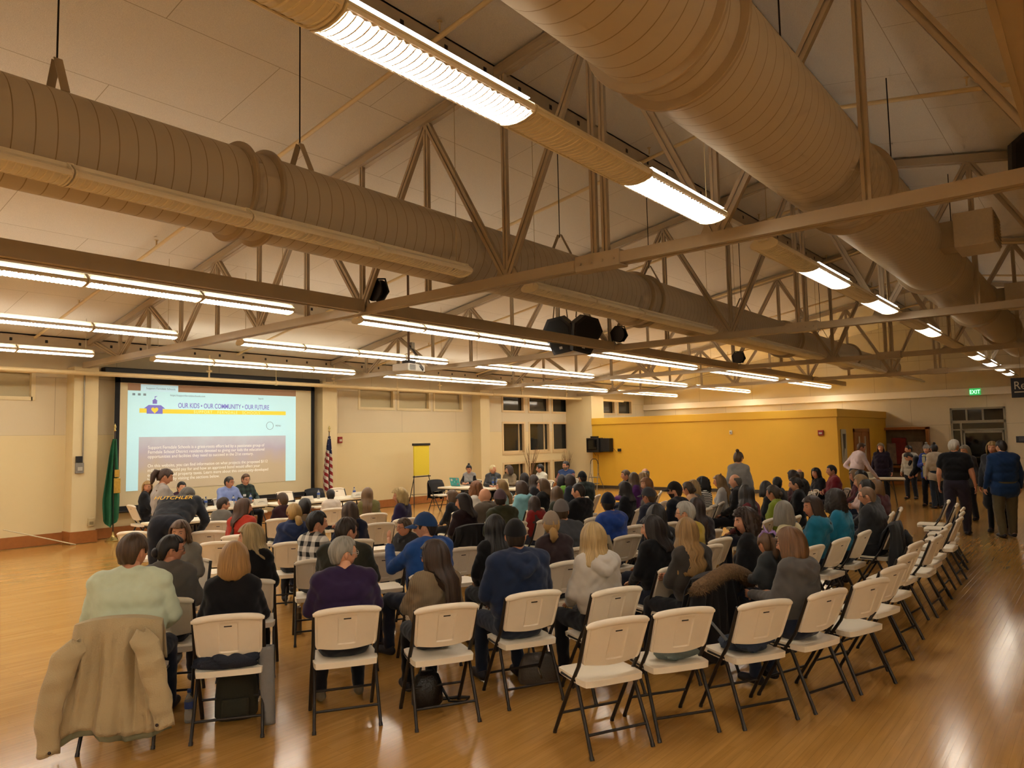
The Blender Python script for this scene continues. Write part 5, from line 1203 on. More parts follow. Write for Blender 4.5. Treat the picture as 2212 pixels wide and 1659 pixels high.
MB().cbox(.03, .12, -.05, .04, .36, .48, .006).build('junction_box', mat('box_grey', '8a8070', .5), t)
for lb, x, y in (('dark cable reel where the first truss meets the left tie beam', 6.25, 7.42), ('dark cable reel where the second truss meets the left tie beam', 12.3, 7.35), ('dark cable reel where the third truss meets the left tie beam', 18.4, 7.4)):
    t = thing('cable_reel', lb, 'cable reel', (x, y, 3.86), 0, 'cable reels on the beams')
    MB().lathe([(.05, -.06), (.15, -.06), (.15, -.045), (.07, -.04), (.07, .04), (.15, .045), (.15, .06), (.05, .06)], 20, (0, 0, .15), axis='x').build('spool', M_DARK, t, True)
    MB().tube([(-.08, .1, .02), (-.05, .16, .2), (.0, .08, .32), (.05, -.1, .30), (.06, -.16, .12), (.0, -.1, .0)], .013, 8).build('cable_loop', M_BLACK, t, True)
# ------------------------------------------------------------------ projection screen
t = thing('projection_screen', 'large projection screen with a projected web page on the left wall', 'projection screen', (9.39, 16.95, .60))
W0, W1 = -2.60, 2.62; M_BK = mat('black_masking', '08080a', .85)
MB().box(W0, W1, -.006, .006, .08, 2.93).build('fabric', mat('screen_fabric', 'c9bb96', .8, var=.02), t)
MB().box(W0, W0+.11, -.012, -.006, .08, 2.96).box(W1-.11, W1, -.012, -.006, .08, 2.96).box(W0, W1, -.012, -.006, 2.84, 3.16).box(W0, W1, -.012, -.006, -.02, .10).build('black_border', M_BK, t)
MB().tube([(W0, 0, -.02), (W1, 0, -.02)], .03, 10).build('weight_bar', M_DARK, t)
MB().cbox(W0-.25, W1+.12, -.10, .12, 2.98, 3.16, .02).build('housing', mat('screen_housing', '0d0c0d', .6), t)
def lightm(name, c, s=1.0):
    m = mat(name, c, .8, var=.01, emit=c, estr=s*PROJ); m.cycles.emission_sampling = 'NONE'; return m
img = thing('projected_image', None, None, (0, -.014, 0)); img.parent = t
IX0, IX1, IZ0, IZ1 = -2.33, 2.02, .42, 2.83
pg = MB().box(IX0, IX1, -.001, 0, IZ0, IZ1-.16).build('page', lightm('page_light', 'b5dfe8'), img)
MB().box(IX0, IX1, -.001, 0, IZ1-.16, IZ1).build('browser_bar', lightm('bar_light', '8c6a4e', .8), img)
MB().box(IX0+.28, IX0+1.14, -.002, -.001, IZ1-.17, IZ1-.01).build('browser_tab', lightm('tab_light', 'b8dcea'), img)
YB = lightm('yellow_light', 'd9c640'); PU = lightm('purple_light', '7470c0', .9); GR = lightm('grey_text_light', '6f8490', .9); WH = lightm('white_text_light', 'e2e0d4', 1.0)
MB().box(IX0+.26, IX0+.43, -.003, -.002, 2.17, 2.27).box(IX0+.76, IX1-.31, -.003, -.002, 2.16, 2.26).build('yellow_band', YB, img)
sc = MB().prism([(IX0+.42, 2.15), (IX0+.78, 2.15), (IX0+.78, 2.27), (IX0+.84, 2.27), (IX0+.74, 2.35), (IX0+.46, 2.35), (IX0+.36, 2.27), (IX0+.42, 2.27)], 'y', -.005, -.003)
sc.prism([(IX0+.55, 2.38), (IX0+.65, 2.38), (IX0+.65, 2.44), (IX0+.66, 2.45), (IX0+.60, 2.50), (IX0+.54, 2.45), (IX0+.55, 2.44)], 'y', -.005, -.003).box(IX0+.595, IX0+.605, -.005, -.003, 2.48, 2.55).prism([(IX0+.60, 2.52), (IX0+.66, 2.56), (IX0+.60, 2.55)], 'y', -.005, -.003).build('schoolhouse_mark', PU, img)
hx, hz = IX0+.60, 2.235
MB().prism([(hx+.005*16*math.sin(a)**3, hz+.005*(13*math.cos(a)-5*math.cos(2*a)-2*math.cos(3*a)-math.cos(4*a))) for a in np.linspace(0, 2*PI, 24, endpoint=False)], 'y', -.007, -.005).build('heart_mark', YB, img)
RT = (PI/2, 0, 0)
text_mesh('heading', 'OUR KIDS \u2022 OUR COMMUNITY \u2022 OUR FUTURE', .165, PU, img, (IX0+1.14, -.004, 2.30), RT, sx=.70, bold=.0018)
text_mesh('band_text', 'SUPPORT   FERNDALE   SCHOOLS', .10, lightm('band_text_light', 'eee6a0'), img, (IX0+1.52, -.005, 2.175), RT, sx=.95, spacing=1.25)
text_mesh('tab_text', 'Support Ferndale Schools', .065, GR, img, (IX0+.40, -.004, IZ1-.12), RT)
text_mesh('address', 'https://supportferndaleschools.com', .06, GR, img, (IX0+.95, -.004, IZ1-.26), RT)
text_mesh('search', 'Search', .055, GR, img, (IX1-1.12, -.004, IZ1-.27), RT); text_mesh('menu', 'MENU', .06, GR, img, (IX1-.62, -.004, 1.86), RT)
b = MB()
for r, cx in ((.10, IX1-.78),): b.tube([(cx+r*math.cos(2*PI*k/24), -.003, 1.88+r*math.sin(2*PI*k/24)) for k in range(25)], .005, 5)
for k in range(3): b.box(IX0+.1+.12*k, IX0+.16+.12*k, -.004, -.002, IZ1-.27, IZ1-.22)
b.build('page_icons', GR, img)
hm, nt, pb = node_mat('hero_picture_light'); N = nt.nodes; L = nt.links.new
tc = N.new('ShaderNodeTexCoord'); sp = N.new('ShaderNodeSeparateXYZ'); L(tc.outputs['Object'], sp.inputs[0]); nz = N.new('ShaderNodeTexNoise'); nz.inputs['Scale'].default_value = 1.3; nz.inputs['Detail'].default_value = 8; L(tc.outputs['Object'], nz.inputs[0])
ma = N.new('ShaderNodeMath'); ma.operation = 'MULTIPLY_ADD'; ma.inputs[1].default_value = .9; L(nz.outputs['Fac'], ma.inputs[0]); L(sp.outputs['Z'], ma.inputs[2])
cr = N.new('ShaderNodeValToRGB'); cr.color_ramp.elements[0].position = .52; cr.color_ramp.elements[0].color = lin('b3a284'); cr.color_ramp.elements[1].position = 1.0; cr.color_ramp.elements[1].color = lin('b8c0c6')
e = cr.color_ramp.elements.new(.72); e.color = lin('a8a0ac'); mr = N.new('ShaderNodeMapRange'); mr.inputs['From Min'].default_value = .3; mr.inputs['From Max'].default_value = 2.2; L(ma.outputs[0], mr.inputs[0]); L(mr.outputs[0], cr.inputs[0])
L(cr.outputs[0], pb.inputs['Base Color']); L(cr.outputs[0], pb.inputs['Emission Color']); pb.inputs['Emission Strength'].default_value = PROJ*.8
MB().box(IX0+.26, IX1-.31, -.002, -.001, IZ0, 1.62).build('hero_picture', hm, img)
for k, s in enumerate(('Support Ferndale Schools is a grass-roots effort led by a passionate group of', 'Ferndale School District residents devoted to giving our kids the educational', 'opportunities and facilities they need to succeed in the 21st century.', None, 'On this website, you can find information on what projects the proposed $112', 'million bond would pay for and how an approved bond would affect your', 'education-related property taxes. Learn more about this community-developed', 'bond proposal by visiting the sections below.')):
    if s: text_mesh('body_text', s, .104, WH, img, (IX0+.46, -.004, 1.345-.104*k), RT, sx=.915)
# ------------------------------------------------------------------ flags
def flag(label, loc, rz, mats, h, base=True):
    t = thing('flag', label, 'flag', loc, rz)
    MB().tube([(0, 0, .04), (0, 0, h)], .014, 10).build('pole', mat('flag_pole', '3a2a1c', .4), t)
    MB().lathe([(.15, 0), (.15, .02), (.12, .05), (.05, .09), (.025, .14), (.018, .2)], 24).build('base', mat('brass_base', 'b09a5c', .25, metal=.8), t, 40)
    MB().lathe([(.004, h+.17), (.03, h+.10), (.012, h+.05), (.03, h+.02), (.015, h)], 12).build('finial', mat('brass_base', 'b09a5c', .25, metal=.8), t, True)
    return t
def flag_cloth(t, m, h, l, w, tail, name='cloth'):
    b = MB(); nu, nv = 28, 22; V = {}
    for side in (0, 1):
        for j in range(nv+1):
            v = j/nv; wd = (w*.22+w*.78*min(1, v*1.35)**.8)*(1 if v < .8 else 1-.1*(v-.8)/.2)
            for i in range(nu+1):
                u = i/nu; x = -.10*wd/w+(u-.38)*wd; y = -.02-.055*math.cos(u*PI*5)*min(1, v*2+.2)-.018*side
                z = h-.02-v*l-(tail*abs(u-.45)*-1+tail*.5)*v
                V[side, i, j] = len(b.v); b.v.append((x, y, z))
    for j in range(nv):
        for i in range(nu):
            b.f.append((V[0, i, j], V[0, i+1, j], V[0, i+1, j+1], V[0, i, j+1])); b.f.append((V[1, i, j], V[1, i, j+1], V[1, i+1, j+1], V[1, i+1, j])); b.m += [0, 0]
    o = b.build(name, m, t, True); return o
t = flag('furled green flag with a gold patch on a floor pole left of the screen', (6.68, 16.62, 0), math.radians(-6), None, 2.34)
flag_cloth(t, mat('green_flag_cloth', '1c5c38', .8, var=.25, scale=8), 2.20, 1.72, .36, .34)
g = MB()
for x0, x1, z0, z1 in ((-.02, .08, 1.36, 1.52), (-.03, .10, 1.02, 1.34)): g.cbox(x0, x1, -.115, -.085, z0, z1, .01)
g.build('gold_patch', mat('gold_patch', 'b08a2c', .6, var=.5, scale=30), t)
t = flag('furled red white and blue flag on a floor pole right of the screen', (12.25, 16.60, 0), math.radians(-4), None, 2.30)
sm, nt, pb = node_mat('striped_flag_cloth'); N = nt.nodes; L = nt.links.new; pb.inputs['Roughness'].default_value = .8
tc = N.new('ShaderNodeTexCoord'); sp = N.new('ShaderNodeSeparateXYZ'); L(tc.outputs['Object'], sp.inputs[0])
a = N.new('ShaderNodeMath'); a.operation = 'MULTIPLY_ADD'; a.inputs[1].default_value = 1.1; L(sp.outputs['X'], a.inputs[0]); L(sp.outputs['Z'], a.inputs[2])
f1 = N.new('ShaderNodeMath'); f1.operation = 'MULTIPLY'; f1.inputs[1].default_value = 5.2; L(a.outputs[0], f1.inputs[0]); f2 = N.new('ShaderNodeMath'); f2.operation = 'FRACT'; L(f1.outputs[0], f2.inputs[0])
f3 = N.new('ShaderNodeMath'); f3.operation = 'GREATER_THAN'; f3.inputs[1].default_value = .5; L(f2.outputs[0], f3.inputs[0])
mx = N.new('ShaderNodeMix'); mx.data_type = 'RGBA'; mx.inputs['A'].default_value = lin('8a1f22'); mx.inputs['B'].default_value = lin('c9bfae'); L(f3.outputs[0], mx.inputs['Factor'])
vo = N.new('ShaderNodeTexVoronoi'); vo.inputs['Scale'].default_value = 13; L(tc.outputs['Object'], vo.inputs[0]); st = N.new('ShaderNodeMath'); st.operation = 'LESS_THAN'; st.inputs[1].default_value = .24; L(vo.outputs['Distance'], st.inputs[0])
bl = N.new('ShaderNodeMix'); bl.data_type = 'RGBA'; bl.inputs['A'].default_value = lin('1a2044'); bl.inputs['B'].default_value = lin('c9c5ba'); L(st.outputs[0], bl.inputs['Factor'])
cz = N.new('ShaderNodeMath'); cz.operation = 'GREATER_THAN'; cz.inputs[1].default_value = 1.72; L(a.outputs[0], cz.inputs[0])
m2 = N.new('ShaderNodeMix'); m2.data_type = 'RGBA'; L(cz.outputs[0], m2.inputs['Factor']); L(mx.outputs['Result'], m2.inputs['A']); L(bl.outputs['Result'], m2.inputs['B']); L(m2.outputs['Result'], pb.inputs['Base Color'])
flag_cloth(t, sm, 2.20, 1.45, .36, .16)
# ------------------------------------------------------------------ easel
t = thing('flip_chart_easel', 'black tripod easel with a yellow paper pad', 'easel', (15.55, 16.45, 0), math.radians(4))
MB().cbox(-.34, .34, -.03, .01, .95, 1.86, .004).build('paper_pad', mat('yellow_paper', 'd8c132', .8, var=.05), t)
MB().cbox(-.38, .38, -.05, .02, 1.86, 1.93, .006).build('clamp', M_BLACK, t)
MB().cbox(-.36, .36, -.07, .02, .90, .93, .004).build('ledge', M_DARK, t)
for p, q in (((-.33, 0, .95), (-.46, -.12, 0)), ((.33, 0, .95), (.46, -.12, 0)), ((-.05, .02, 1.7), (0, .55, 0))): MB().tube([p, q], .013, 8).build('leg', M_BLACK, t)
MB().tube([(-.42, -.07, .35), (0, .42, .35), (.42, -.07, .35)], .007, 6).build('brace', M_BLACK, t)
# ------------------------------------------------------------------ television and ladder at the yellow wall
t = thing('television', 'old black box television on a wall bracket at the left of the yellow wall', 'television', (24.4, 15.35, 1.42))
MB().cbox(-.42, -.05, .05, .62, 0, .56, .02).prism([(.10, .02), (.56, .02), (.50, .52), (.16, .52)], 'x', -.05, -.0).build('cabinet', M_BLACK, t)
MB().cbox(-.435, -.415, .12, .56, .10, .50, .02).build('screen', mat('tube_glass', '050608', .08), t)
MB().cbox(-.30, 0, -.36, .05, .02, .54, .01).build('side_box', mat('black_case', '0d0b0a', .6), t)
MB().cbox(-.36, -.12, .22, .46, .56, .63, .008).build('player', M_BLACK, t)
MB().tube([(-.1, .5, .02), (-.12, .4, -.12), (-.08, .3, -.1), (-.03, .32, -.9)], .008, 6).build('cable', M_BLACK, t)
MB().tube([(-.02, .02, .56), (-.02, -.42, .1), (-.02, -.55, -.02)], .006, 6).build('side_cable', M_BLACK, t)
MB().cbox(-.06, -.01, -.72, -.58, .02, .13, .006).build('wall_adapter', mat('adapter', '1d1a16', .5), t)
t = thing('step_ladder', 'small grey step ladder below the box television', 'ladder', (23.7, 15.45, 0))
G_ = mat('ladder_grey', '7d7666', .4, metal=.3)
for s in (-1, 1):
    MB().tube([(-.22, s*.24, 0), (0, s*.17, .72), (.02, s*.17, .98)], .014, 8).build('front_rail', G_, t); MB().tube([(.32, s*.24, 0), (.02, s*.17, .62)], .012, 8).build('rear_leg', G_, t)
MB().tube([(.02, -.17, .98), (.02, -.15, 1.10), (.02, -.08, 1.17), (.02, .08, 1.17), (.02, .15, 1.10), (.02, .17, .98)], .014, 8).build('handle', M_BLACK, t)
for z in (.22, .46): MB().cbox(-.22+z*.25, -.02+z*.25, -.21, .21, z, z+.03, .006).build('step', G_, t)
# ------------------------------------------------------------------ twigs in floor vases by the windows
for i, (x, y, hgt, lb) in enumerate(((21.5, 16.85, 1.75, 'tall dry twigs in a floor vase between the first and second window'), (23.75, 16.8, 1.5, 'thin dry twigs in a floor vase under the third window'))):
    t = thing('twig_arrangement', lb, 'dried twigs', (x, y, 0)); rr = random.Random(i)
    MB().lathe([(.09, 0), (.13, .15), (.12, .35), (.07, .5), (.09, .55), (.07, .55), (.06, .4)], 20).build('vase', mat('dark_vase', '3a2a20', .4), t, True)
    b = MB()
    for k in range(16):
        a = rr.uniform(0, 2*PI); l = hgt*rr.uniform(.7, 1.05); sp_ = rr.uniform(.15, .5); pts = [(0.03*math.cos(a), .03*math.sin(a), .4)]
        for q in range(1, 6): pts.append((sp_*math.cos(a)*(q/5)**1.3+rr.uniform(-.03, .03), .35*sp_*math.sin(a)*(q/5)-.05*q/5, .4+(l-.4)*q/5))
        b.tube(pts, [.009, .008, .007, .006, .005, .003], 5)
        p = pts[3]; b.tube([p, (p[0]+.12*math.cos(a+1), p[1], p[2]+.22), (p[0]+.16*math.cos(a+1), p[1], p[2]+.42)], [.005, .004, .002], 5)
    b.build('twigs', mat('twig_bark', '6b4e30', .8), t)
t = tag(MB().tube([(4.67, 16.6, .46), (5.95, 16.6, .02)], .012, 8).build('white_pole', mat('pole_white', 'c9bd9a', .5)), 'thin white pole slanting down to the foot of the left pilaster', 'pole')
# ------------------------------------------------------------------ folding chairs
M_PLAST = mat('white_chair_plastic', 'ebdfc8', .55, var=.03, scale=14, bump=.12, bscale=500)
M_LEG = mat('charcoal_chair_steel', '2b2622', .4, metal=.35, var=.08)
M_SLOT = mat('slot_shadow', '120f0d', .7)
def chair_proto():
    t = thing('folding_chair', 'x', 'chair', (0, 0, 0), 0, 'white folding chairs')
    # seat
    b = MB(); nu, nv = 16, 14; top = {}
    def srf(i, j):
        u, v = -1+2*i/nu, -1+2*j/nv; k = (abs(u)**8+abs(v)**8)
        x = .228*u*(1-.03*(v > 0)*v); y = .205*v
        rr = max(0, (u*u*v*v)**2); x *= 1-.06*rr; y *= 1-.07*rr
        z = .458-.014*(1-u*u)*(1-v*v)*1.2-.018*max(0, v-.75)**1.5*4
        e = max(abs(u), abs(v)); 
        if e > .92: z -= .006
        return x, y, z
    for j in range(nv+1):
        for i in range(nu+1): top[i, j] = len(b.v); b.v.append(srf(i, j))
    bot = {}
    for j in range(nv+1):
        for i in range(nu+1): x, y, z = srf(i, j); bot[i, j] = len(b.v); b.v.append((x*.985, y*.985, min(z, .445)-(.034 if (i in (0, nu) or j in (0, nv)) else .028)))
    for j in range(nv):
        for i in range(nu): b.f += [(top[i, j], top[i+1, j], top[i+1, j+1], top[i, j+1]), (bot[i, j], bot[i, j+1], bot[i+1, j+1], bot[i+1, j])]
    for i in range(nu): b.f += [(top[i, 0], bot[i, 0], bot[i+1, 0], top[i+1, 0]), (top[i, nv], top[i+1, nv], bot[i+1, nv], bot[i, nv])]
    for j in range(nv): b.f += [(top[0, j], top[0, j+1], bot[0, j+1], bot[0, j]), (top[nu, j], bot[nu, j], bot[nu, j+1], top[nu, j+1])]
    b.m = [0]*len(b.f); b.build('seat', M_PLAST, t, 40)
    # backrest with rolled top edge, recessed middle on the rear face
    b = MB(); nu, nv = 46, 30; F = {}; B = {}
    for j in range(nv+1):
        v = j/nv
        for i in range(nu+1):
            u = -1+2*i/nu; hw = .214+.010*v
            z = .545+.275*v-.014*(abs(u)**2.6)*v-.016*(1-v)*(1-u*u)
            if v < .12: hw -= .012*((.12-v)/.12)**2
            x = hw*u; y = -.135-.115*v-.030*(1-u*u)
            th = .012+(.010 if abs(u) > .955 else 0)
            if abs(u) < .29 and .16 < v < .88: th -= .007
            F[i, j] = len(b.v); b.v.append((x, y+.006, z)); B[i, j] = len(b.v); b.v.append((x, y-th, z))
    for j in range(nv):
        for i in range(nu): b.f += [(F[i, j], F[i, j+1], F[i+1, j+1], F[i+1, j]), (B[i, j], B[i+1, j], B[i+1, j+1], B[i, j+1])]
    for i in range(nu): b.f += [(F[i, 0], F[i+1, 0], B[i+1, 0], B[i, 0]), (F[i, nv], B[i, nv], B[i+1, nv], F[i+1, nv])]
    for j in range(nv): b.f += [(F[0, j], B[0, j], B[0, j+1], F[0, j+1]), (F[nu, j], F[nu, j+1], B[nu, j+1], B[nu, j])]
    pts = []; rs = []
    for k in range(25):
        u = -1+2*k/24; pts.append((.236*u, -.249-.030*(1-u*u)-.004, .828-.026*abs(u)**2.6)); rs.append(.024*(1-max(0, abs(u)-.88)/.12*.55))
    tb = MB(); tb.tube(pts, rs, 14, sx=.80); o_ = len(b.v); b.v += tb.v; b.f += [tuple(i+o_ for i in f) for f in tb.f]
    b.m = [0]*len(b.f); bk = b.build('backrest', M_PLAST, t, 28)
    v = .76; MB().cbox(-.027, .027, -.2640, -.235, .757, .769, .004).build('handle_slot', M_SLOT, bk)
    for s in (-1, 1):
        b = MB(); b.tube([(s*.226, -.243, .815), (s*.226, -.125, .535), (s*.228, .02, .335), (s*.228, .225, .012)], .0145, 10, sx=.8)
        b.tube([(s*.228, .219, .022), (s*.228, .228, 0)], .0145, 10); b.build('front_leg', M_LEG, t, 50)
        b = MB(); b.tube([(s*.212, -.050, .434), (s*.214, -.075, .41), (s*.228, -.262, .012)], .0145, 10, sx=.8)
        b.tube([(s*.2275, -.257, .02), (s*.228, -.268, 0)], .0145, 10); b.build('rear_leg', M_LEG, t, 50)
        MB().tube([(s*.222, -.075, .428), (s*.222, .12, .428)], .009, 8).prism([(-.10, .436), (.03, .424), (-.02, .36), (-.07, .39)], 'x', s*.213-.006, s*.213+.006).build('side_bracket', M_LEG, t, 50)
    MB().tube([(-.222, -.208, .13), (.222, -.208, .13)], .0095, 8).build('stretcher', M_LEG, t, 50)
    MB().tube([(-.226, .13, .163), (.226, .13, .163)], .0095, 8).build('stretcher', M_LEG, t, 50)
    return t
CH0 = chair_proto(); used_chair = []
def place_chair(x, y, deg, label, group='white folding chairs'):
    c = CH0 if not used_chair else copy_tree(CH0); used_chair.append(c)
    c.location = (x, y, 0); c.rotation_euler = (0, 0, math.radians(deg-90)); c['label'] = label; c['group'] = group; return c
CP = {}
for x, y, deg, lb, occ in CHAIRS:
    CP[lb] = place_chair(x, y, deg, lb, 'white folding chairs of the audience')
for x, y, deg, lb in ((8.0, 15.55, -92, 'empty white chair behind the head table, left of the light blue shirt'), (9.35, 15.5, -88, 'empty white chair behind the head table, right of the green plaid shirt'),
        (10.2, 15.35, -90, 'empty white chair behind the head table, second right of the green plaid shirt'), (11.6, 15.15, -90, 'empty white chair at the right end of the head table'),
        (10.95, 15.25, -92, 'chair behind the head table covered by a black jacket'), (14.98, 15.05, -93, 'white chair by the sign-in table covered by a black coat')):
    CP[lb] = place_chair(x, y, deg, lb, 'white folding chairs along the walls')
def in_chair(key):
    """world matrix of the chair whose label holds key"""
    c = next(o for l, o in CP.items() if key in l); return Matrix.Translation(c.location) @ Matrix.Rotation(c.rotation_euler.z, 4, 'Z')
# ------------------------------------------------------------------ coats and bags on the chairs
def grid_shell(name, m, fn, nu, nv, parent=None, th=.012, closed=False):
    b = MB()
    for j in range(nv+1):
        for i in range(nu+(0 if closed else 1)): b.v.append(fn(i/nu, j/nv))
    w = nu if closed else nu+1
    for j in range(nv):
        for i in range(nu): k = (i+1) % w; b.f.append((j*w+i, j*w+k, (j+1)*w+k, (j+1)*w+i))
    b.m = [0]*len(b.f); o = b.build(name, m, parent, True); md = o.modifiers.new('thickness', 'SOLIDIFY'); md.thickness = th; md.offset = 0; return o
def draped_coat(label, M, m, length, wide, sleeves, lining=None, name='coat', back_only=.28, skew=0.0, seed=0):
    """a coat hung over a chair back: falls in folds behind it and a little in front"""
    t = thing(name, label, 'coat'); t.matrix_world = M; rr = random.Random(seed); ph = [rr.uniform(0, 6) for _ in range(5)]
    def fn(u, v):
        a = -1+2*u; s = -back_only+(length+back_only)*v      # s<0 in front of the chair back, s>0 behind it
        hang = max(0, s); f = min(1, hang/length)
        hw = .255+wide*f+.012*math.sin(6*f+ph[0])
        x = a*hw+skew*f*f
        fold = (.026*math.sin(a*8+ph[1]+f*2.5)+.016*math.sin(a*15+ph[2]-f*2)+.008*math.sin(a*27+ph[4]))*min(1, hang*4)
        z = .884-.022*a*a*(1 if abs(s) < .05 else 1)-abs(s)-.018*abs(a)**4+.03*f*math.sin(a*4+ph[3])
        wrap = .055*max(0, abs(a)-.82)/.18
        if s < 0: y = -.225+.055*min(1, -s*9)+.10*min(1, max(0, -s-.05)*3)
        else: y = -.285-.025*min(1, s*12)-.02*f+fold+wrap+.05*f*abs(a)
        return (x, y, z)
    grid_shell('body', m, fn, 46, 36, t, .014)
    for s, pts, r in sleeves:
        n = 22; 
        def sl(u, v, pts=pts, r=r, s=s):
            k = v*(len(pts)-1); i = min(len(pts)-2, int(k)); p = Vector(pts[i]).lerp(Vector(pts[i+1]), k-i); rad = r*(1-.35*v)*(1+.08*math.sin(v*20+u*9))*min(1, .30+v*5)
            a = 2*PI*u; return (p.x+rad*math.cos(a), p.y+rad*.62*math.sin(a)+.006*math.sin(v*30), p.z+.012*math.sin(a*2+v*9))
        so = grid_shell('sleeve', m, sl, 16, n, t, .010, True)
        e = Vector(pts[-1]); MB().ball((e.x-.03*s, e.y-.055*r/.08, e.z+.03), (.011, .006, .011), 8, 5).build('button', mat('dark_button', '2a1a16', .4), so)
    if lining:
        def ln(u, v):
            x, y, z = fn(u, .35+.66*v); return (x*.96, y+.03, z-.035*v)
        grid_shell('lining', lining, ln, 24, 16, t, .008)
    return t
TAN = mat('tan_coat_cloth', 'b3a079', .85, var=.12, scale=5, bump=.35, bscale=120, sheen=.1)
draped_coat('long tan coat hung over the chair of the man in mint green, sleeves dangling', in_chair('mint green'), TAN, .735, .085,
    [(-1, [(-.22, -.34, .76), (-.31, -.36, .55), (-.37, -.36, .32), (-.37, -.34, .06)], .095), (1, [(.17, -.36, .80), (.24, -.40, .62), (.30, -.41, .38), (.33, -.40, .19)], .088)], mat('pale_lining', '8f9278', .8), 'coat', .30, -.02, 3)
BLK = mat('black_coat_cloth', '0c0c0f', .9, var=.3, scale=20, bump=.3, bscale=300, sheen=.1)
CHAR = mat('charcoal_coat_cloth', '1d1f22', .9, var=.2, scale=14, bump=.3, bscale=300, sheen=.1)
M = in_chair('wavy blond hair by the fur'); t = draped_coat('dark coat with a brown fur hood over the chair of the wavy blond woman', M, BLK, .68, .12, [(1, [(.24, -.33, .72), (.30, -.36, .45), (.32, -.35, .22)], .08)], seed=5)
fm = mat('brown_fur', '6a5236', .95, var=.55, scale=60, bump=1.0, bscale=90); b = MB(); rr = random.Random(2)
P_ = [Vector((.36*math.sin(a)*.95, -.30-.10*math.cos(a), .86+.05*math.cos(a*1.2)-.10*abs(math.sin(a)))) for a in np.linspace(-1.35, 1.45, 12)]
b.tube(P_, [.035]+[.06]*10+[.035], 12)
fu = b.build('fur_trim', fm, t, True)
b = MB()
for k in range(2600):
    i = rr.randrange(11); p = P_[i].lerp(P_[i+1], rr.random()); d = Vector((rr.gauss(0, 1), rr.gauss(0, 1), rr.gauss(0, 1))).normalized(); q = p+d*(.050 if 1 <= i <= 9 else .030); tip = p+d*(rr.uniform(.066, .084) if 1 <= i <= 9 else .055)+Vector((rr.uniform(-.02, .02), rr.uniform(-.02, .02), -.02)); s_ = d.orthogonal().normalized()*.004
    b.add([q-s_, q+s_, tip], [(0, 1, 2)])
tag(b.build('fur_hairs', fm, fu), kind='stuff')
draped_coat('black coat over the chair back of the dark-haired woman looking left', in_chair('black with dark hair looking left'), BLK, .30, .10, [(1, [(.22, -.33, .78), (.30, -.34, .60), (.30, -.33, .45)], .08)], seed=8)
draped_coat('long charcoal coat hanging to the floor on the chair of the man in charcoal', in_chair('glasses in a charcoal'), CHAR, .74, .17, [(1, [(.24, -.33, .74), (.31, -.36, .48), (.34, -.34, .22)], .085)], seed=9)
FLE = mat('cream_fleece', 'a9997a', .95, var=.15, scale=40, bump=.6, bscale=120)
M = in_chair('grey cap and grey sweater'); M = Matrix.Translation((.62*.62, -.62*.3, 0)) @ M
pc = place_chair(M.translation.x+.25, M.translation.y+.42, math.degrees(M.to_euler().z)+90, 'white chair right of the grey cap covered by a cream fleece', 'white folding chairs of the audience'); CP[pc['label']] = pc
t = draped_coat('cream fleece jacket with a black collar on the chair right of the grey cap', in_chair('covered by a cream fleece'), FLE, .50, .10, [(-1, [(-.22, -.33, .72), (-.28, -.35, .5), (-.29, -.34, .32)], .08)], seed=11, name='jacket')
MB().ball((-.05, -.345, .70), (.10, .02, .045), 12, 8, 0, Matrix.Rotation(.5, 3, 'Y')).build('collar', BLK, t, True); MB().cbox(.09, .15, -.345, -.32, .62, .78, .01).build('patch', CHAR, t)
draped_coat('black jacket over a chair behind the head table', in_chair('covered by a black jacket'), BLK, .34, .06, [], seed=12, name='jacket', back_only=.35)
draped_coat('black coat covering the chair by the sign-in table', in_chair('sign-in table covered by a black coat'), BLK, .55, .06, [(-1, [(-.25, -.30, .76), (-.29, -.30, .5), (-.29, -.29, .3)], .075)], seed=13, back_only=.33)
def soft_bundle(name, label, cat, M, m, r, loc, seed, extra=None):
    t = thing(name, label, cat); t.matrix_world = M @ Matrix.Translation(loc); rr = random.Random(seed); ph = [rr.uniform(0, 6) for _ in range(6)]
    b = MB(); n, k = 30, 18; V = []
    for i in range(k+1):
        a = PI*i/k
        for j in range(n):
            q = 2*PI*j/n; w = 1+.16*math.sin(3*q+ph[0]+a*2)+.10*math.sin(7*q+ph[1]+a*4)+.06*math.sin(11*q+ph[2])
            z = r[2]*(1-math.cos(a))*(1+.12*math.sin(5*q+ph[3])) if True else 0
            b.v.append((r[0]*math.sin(a)**.7*math.cos(q)*w, r[1]*math.sin(a)**.7*math.sin(q)*w, max(0, z)))
    for i in range(k):
        for j in range(n): l = (j+1) % n; b.f.append((i*n+j, i*n+l, (i+1)*n+l, (i+1)*n+j))
    b.m = [0]*len(b.f); b.build('body', m, t, True); return t
soft_bundle('bag', 'slumped grey-blue cloth bag on an empty chair of the back row', 'bag', in_chair('grey-blue bag'), mat('grey_blue_canvas', '66736f', .85, bump=.4, bscale=200), (.15, .11, .075), (.03, -.055, .452), 4)
t = soft_bundle('jacket', 'crumpled navy jacket on an empty chair of the back row', 'jacket', in_chair('folded navy jacket'), mat('navy_quilt', '16263c', .6, bump=.5, bscale=60), (.19, .14, .06), (.0, -.04, .452), 6)
MB().tube([(-.16, .02, .08), (-.24, .08, .20), (-.30, .16, .12)], .012, 6).build('strap', mat('grey_strap', '6d7374', .7), t)
t = soft_bundle('jacket', 'navy and grey jacket bunched behind the woman in the black sweater', 'jacket', in_chair('in a black sweater with a blond bob'), mat('navy_grey_cloth', '1a2130', .8, bump=.4), (.21, .05, .05), (0, -.17, .455), 7)
b = MB()
def strp(u, v): return (.20+.05*v+.03*math.sin(v*5), -.24-.03*math.sin(u*3)-.03*v, .60-.55*v+.02*u)
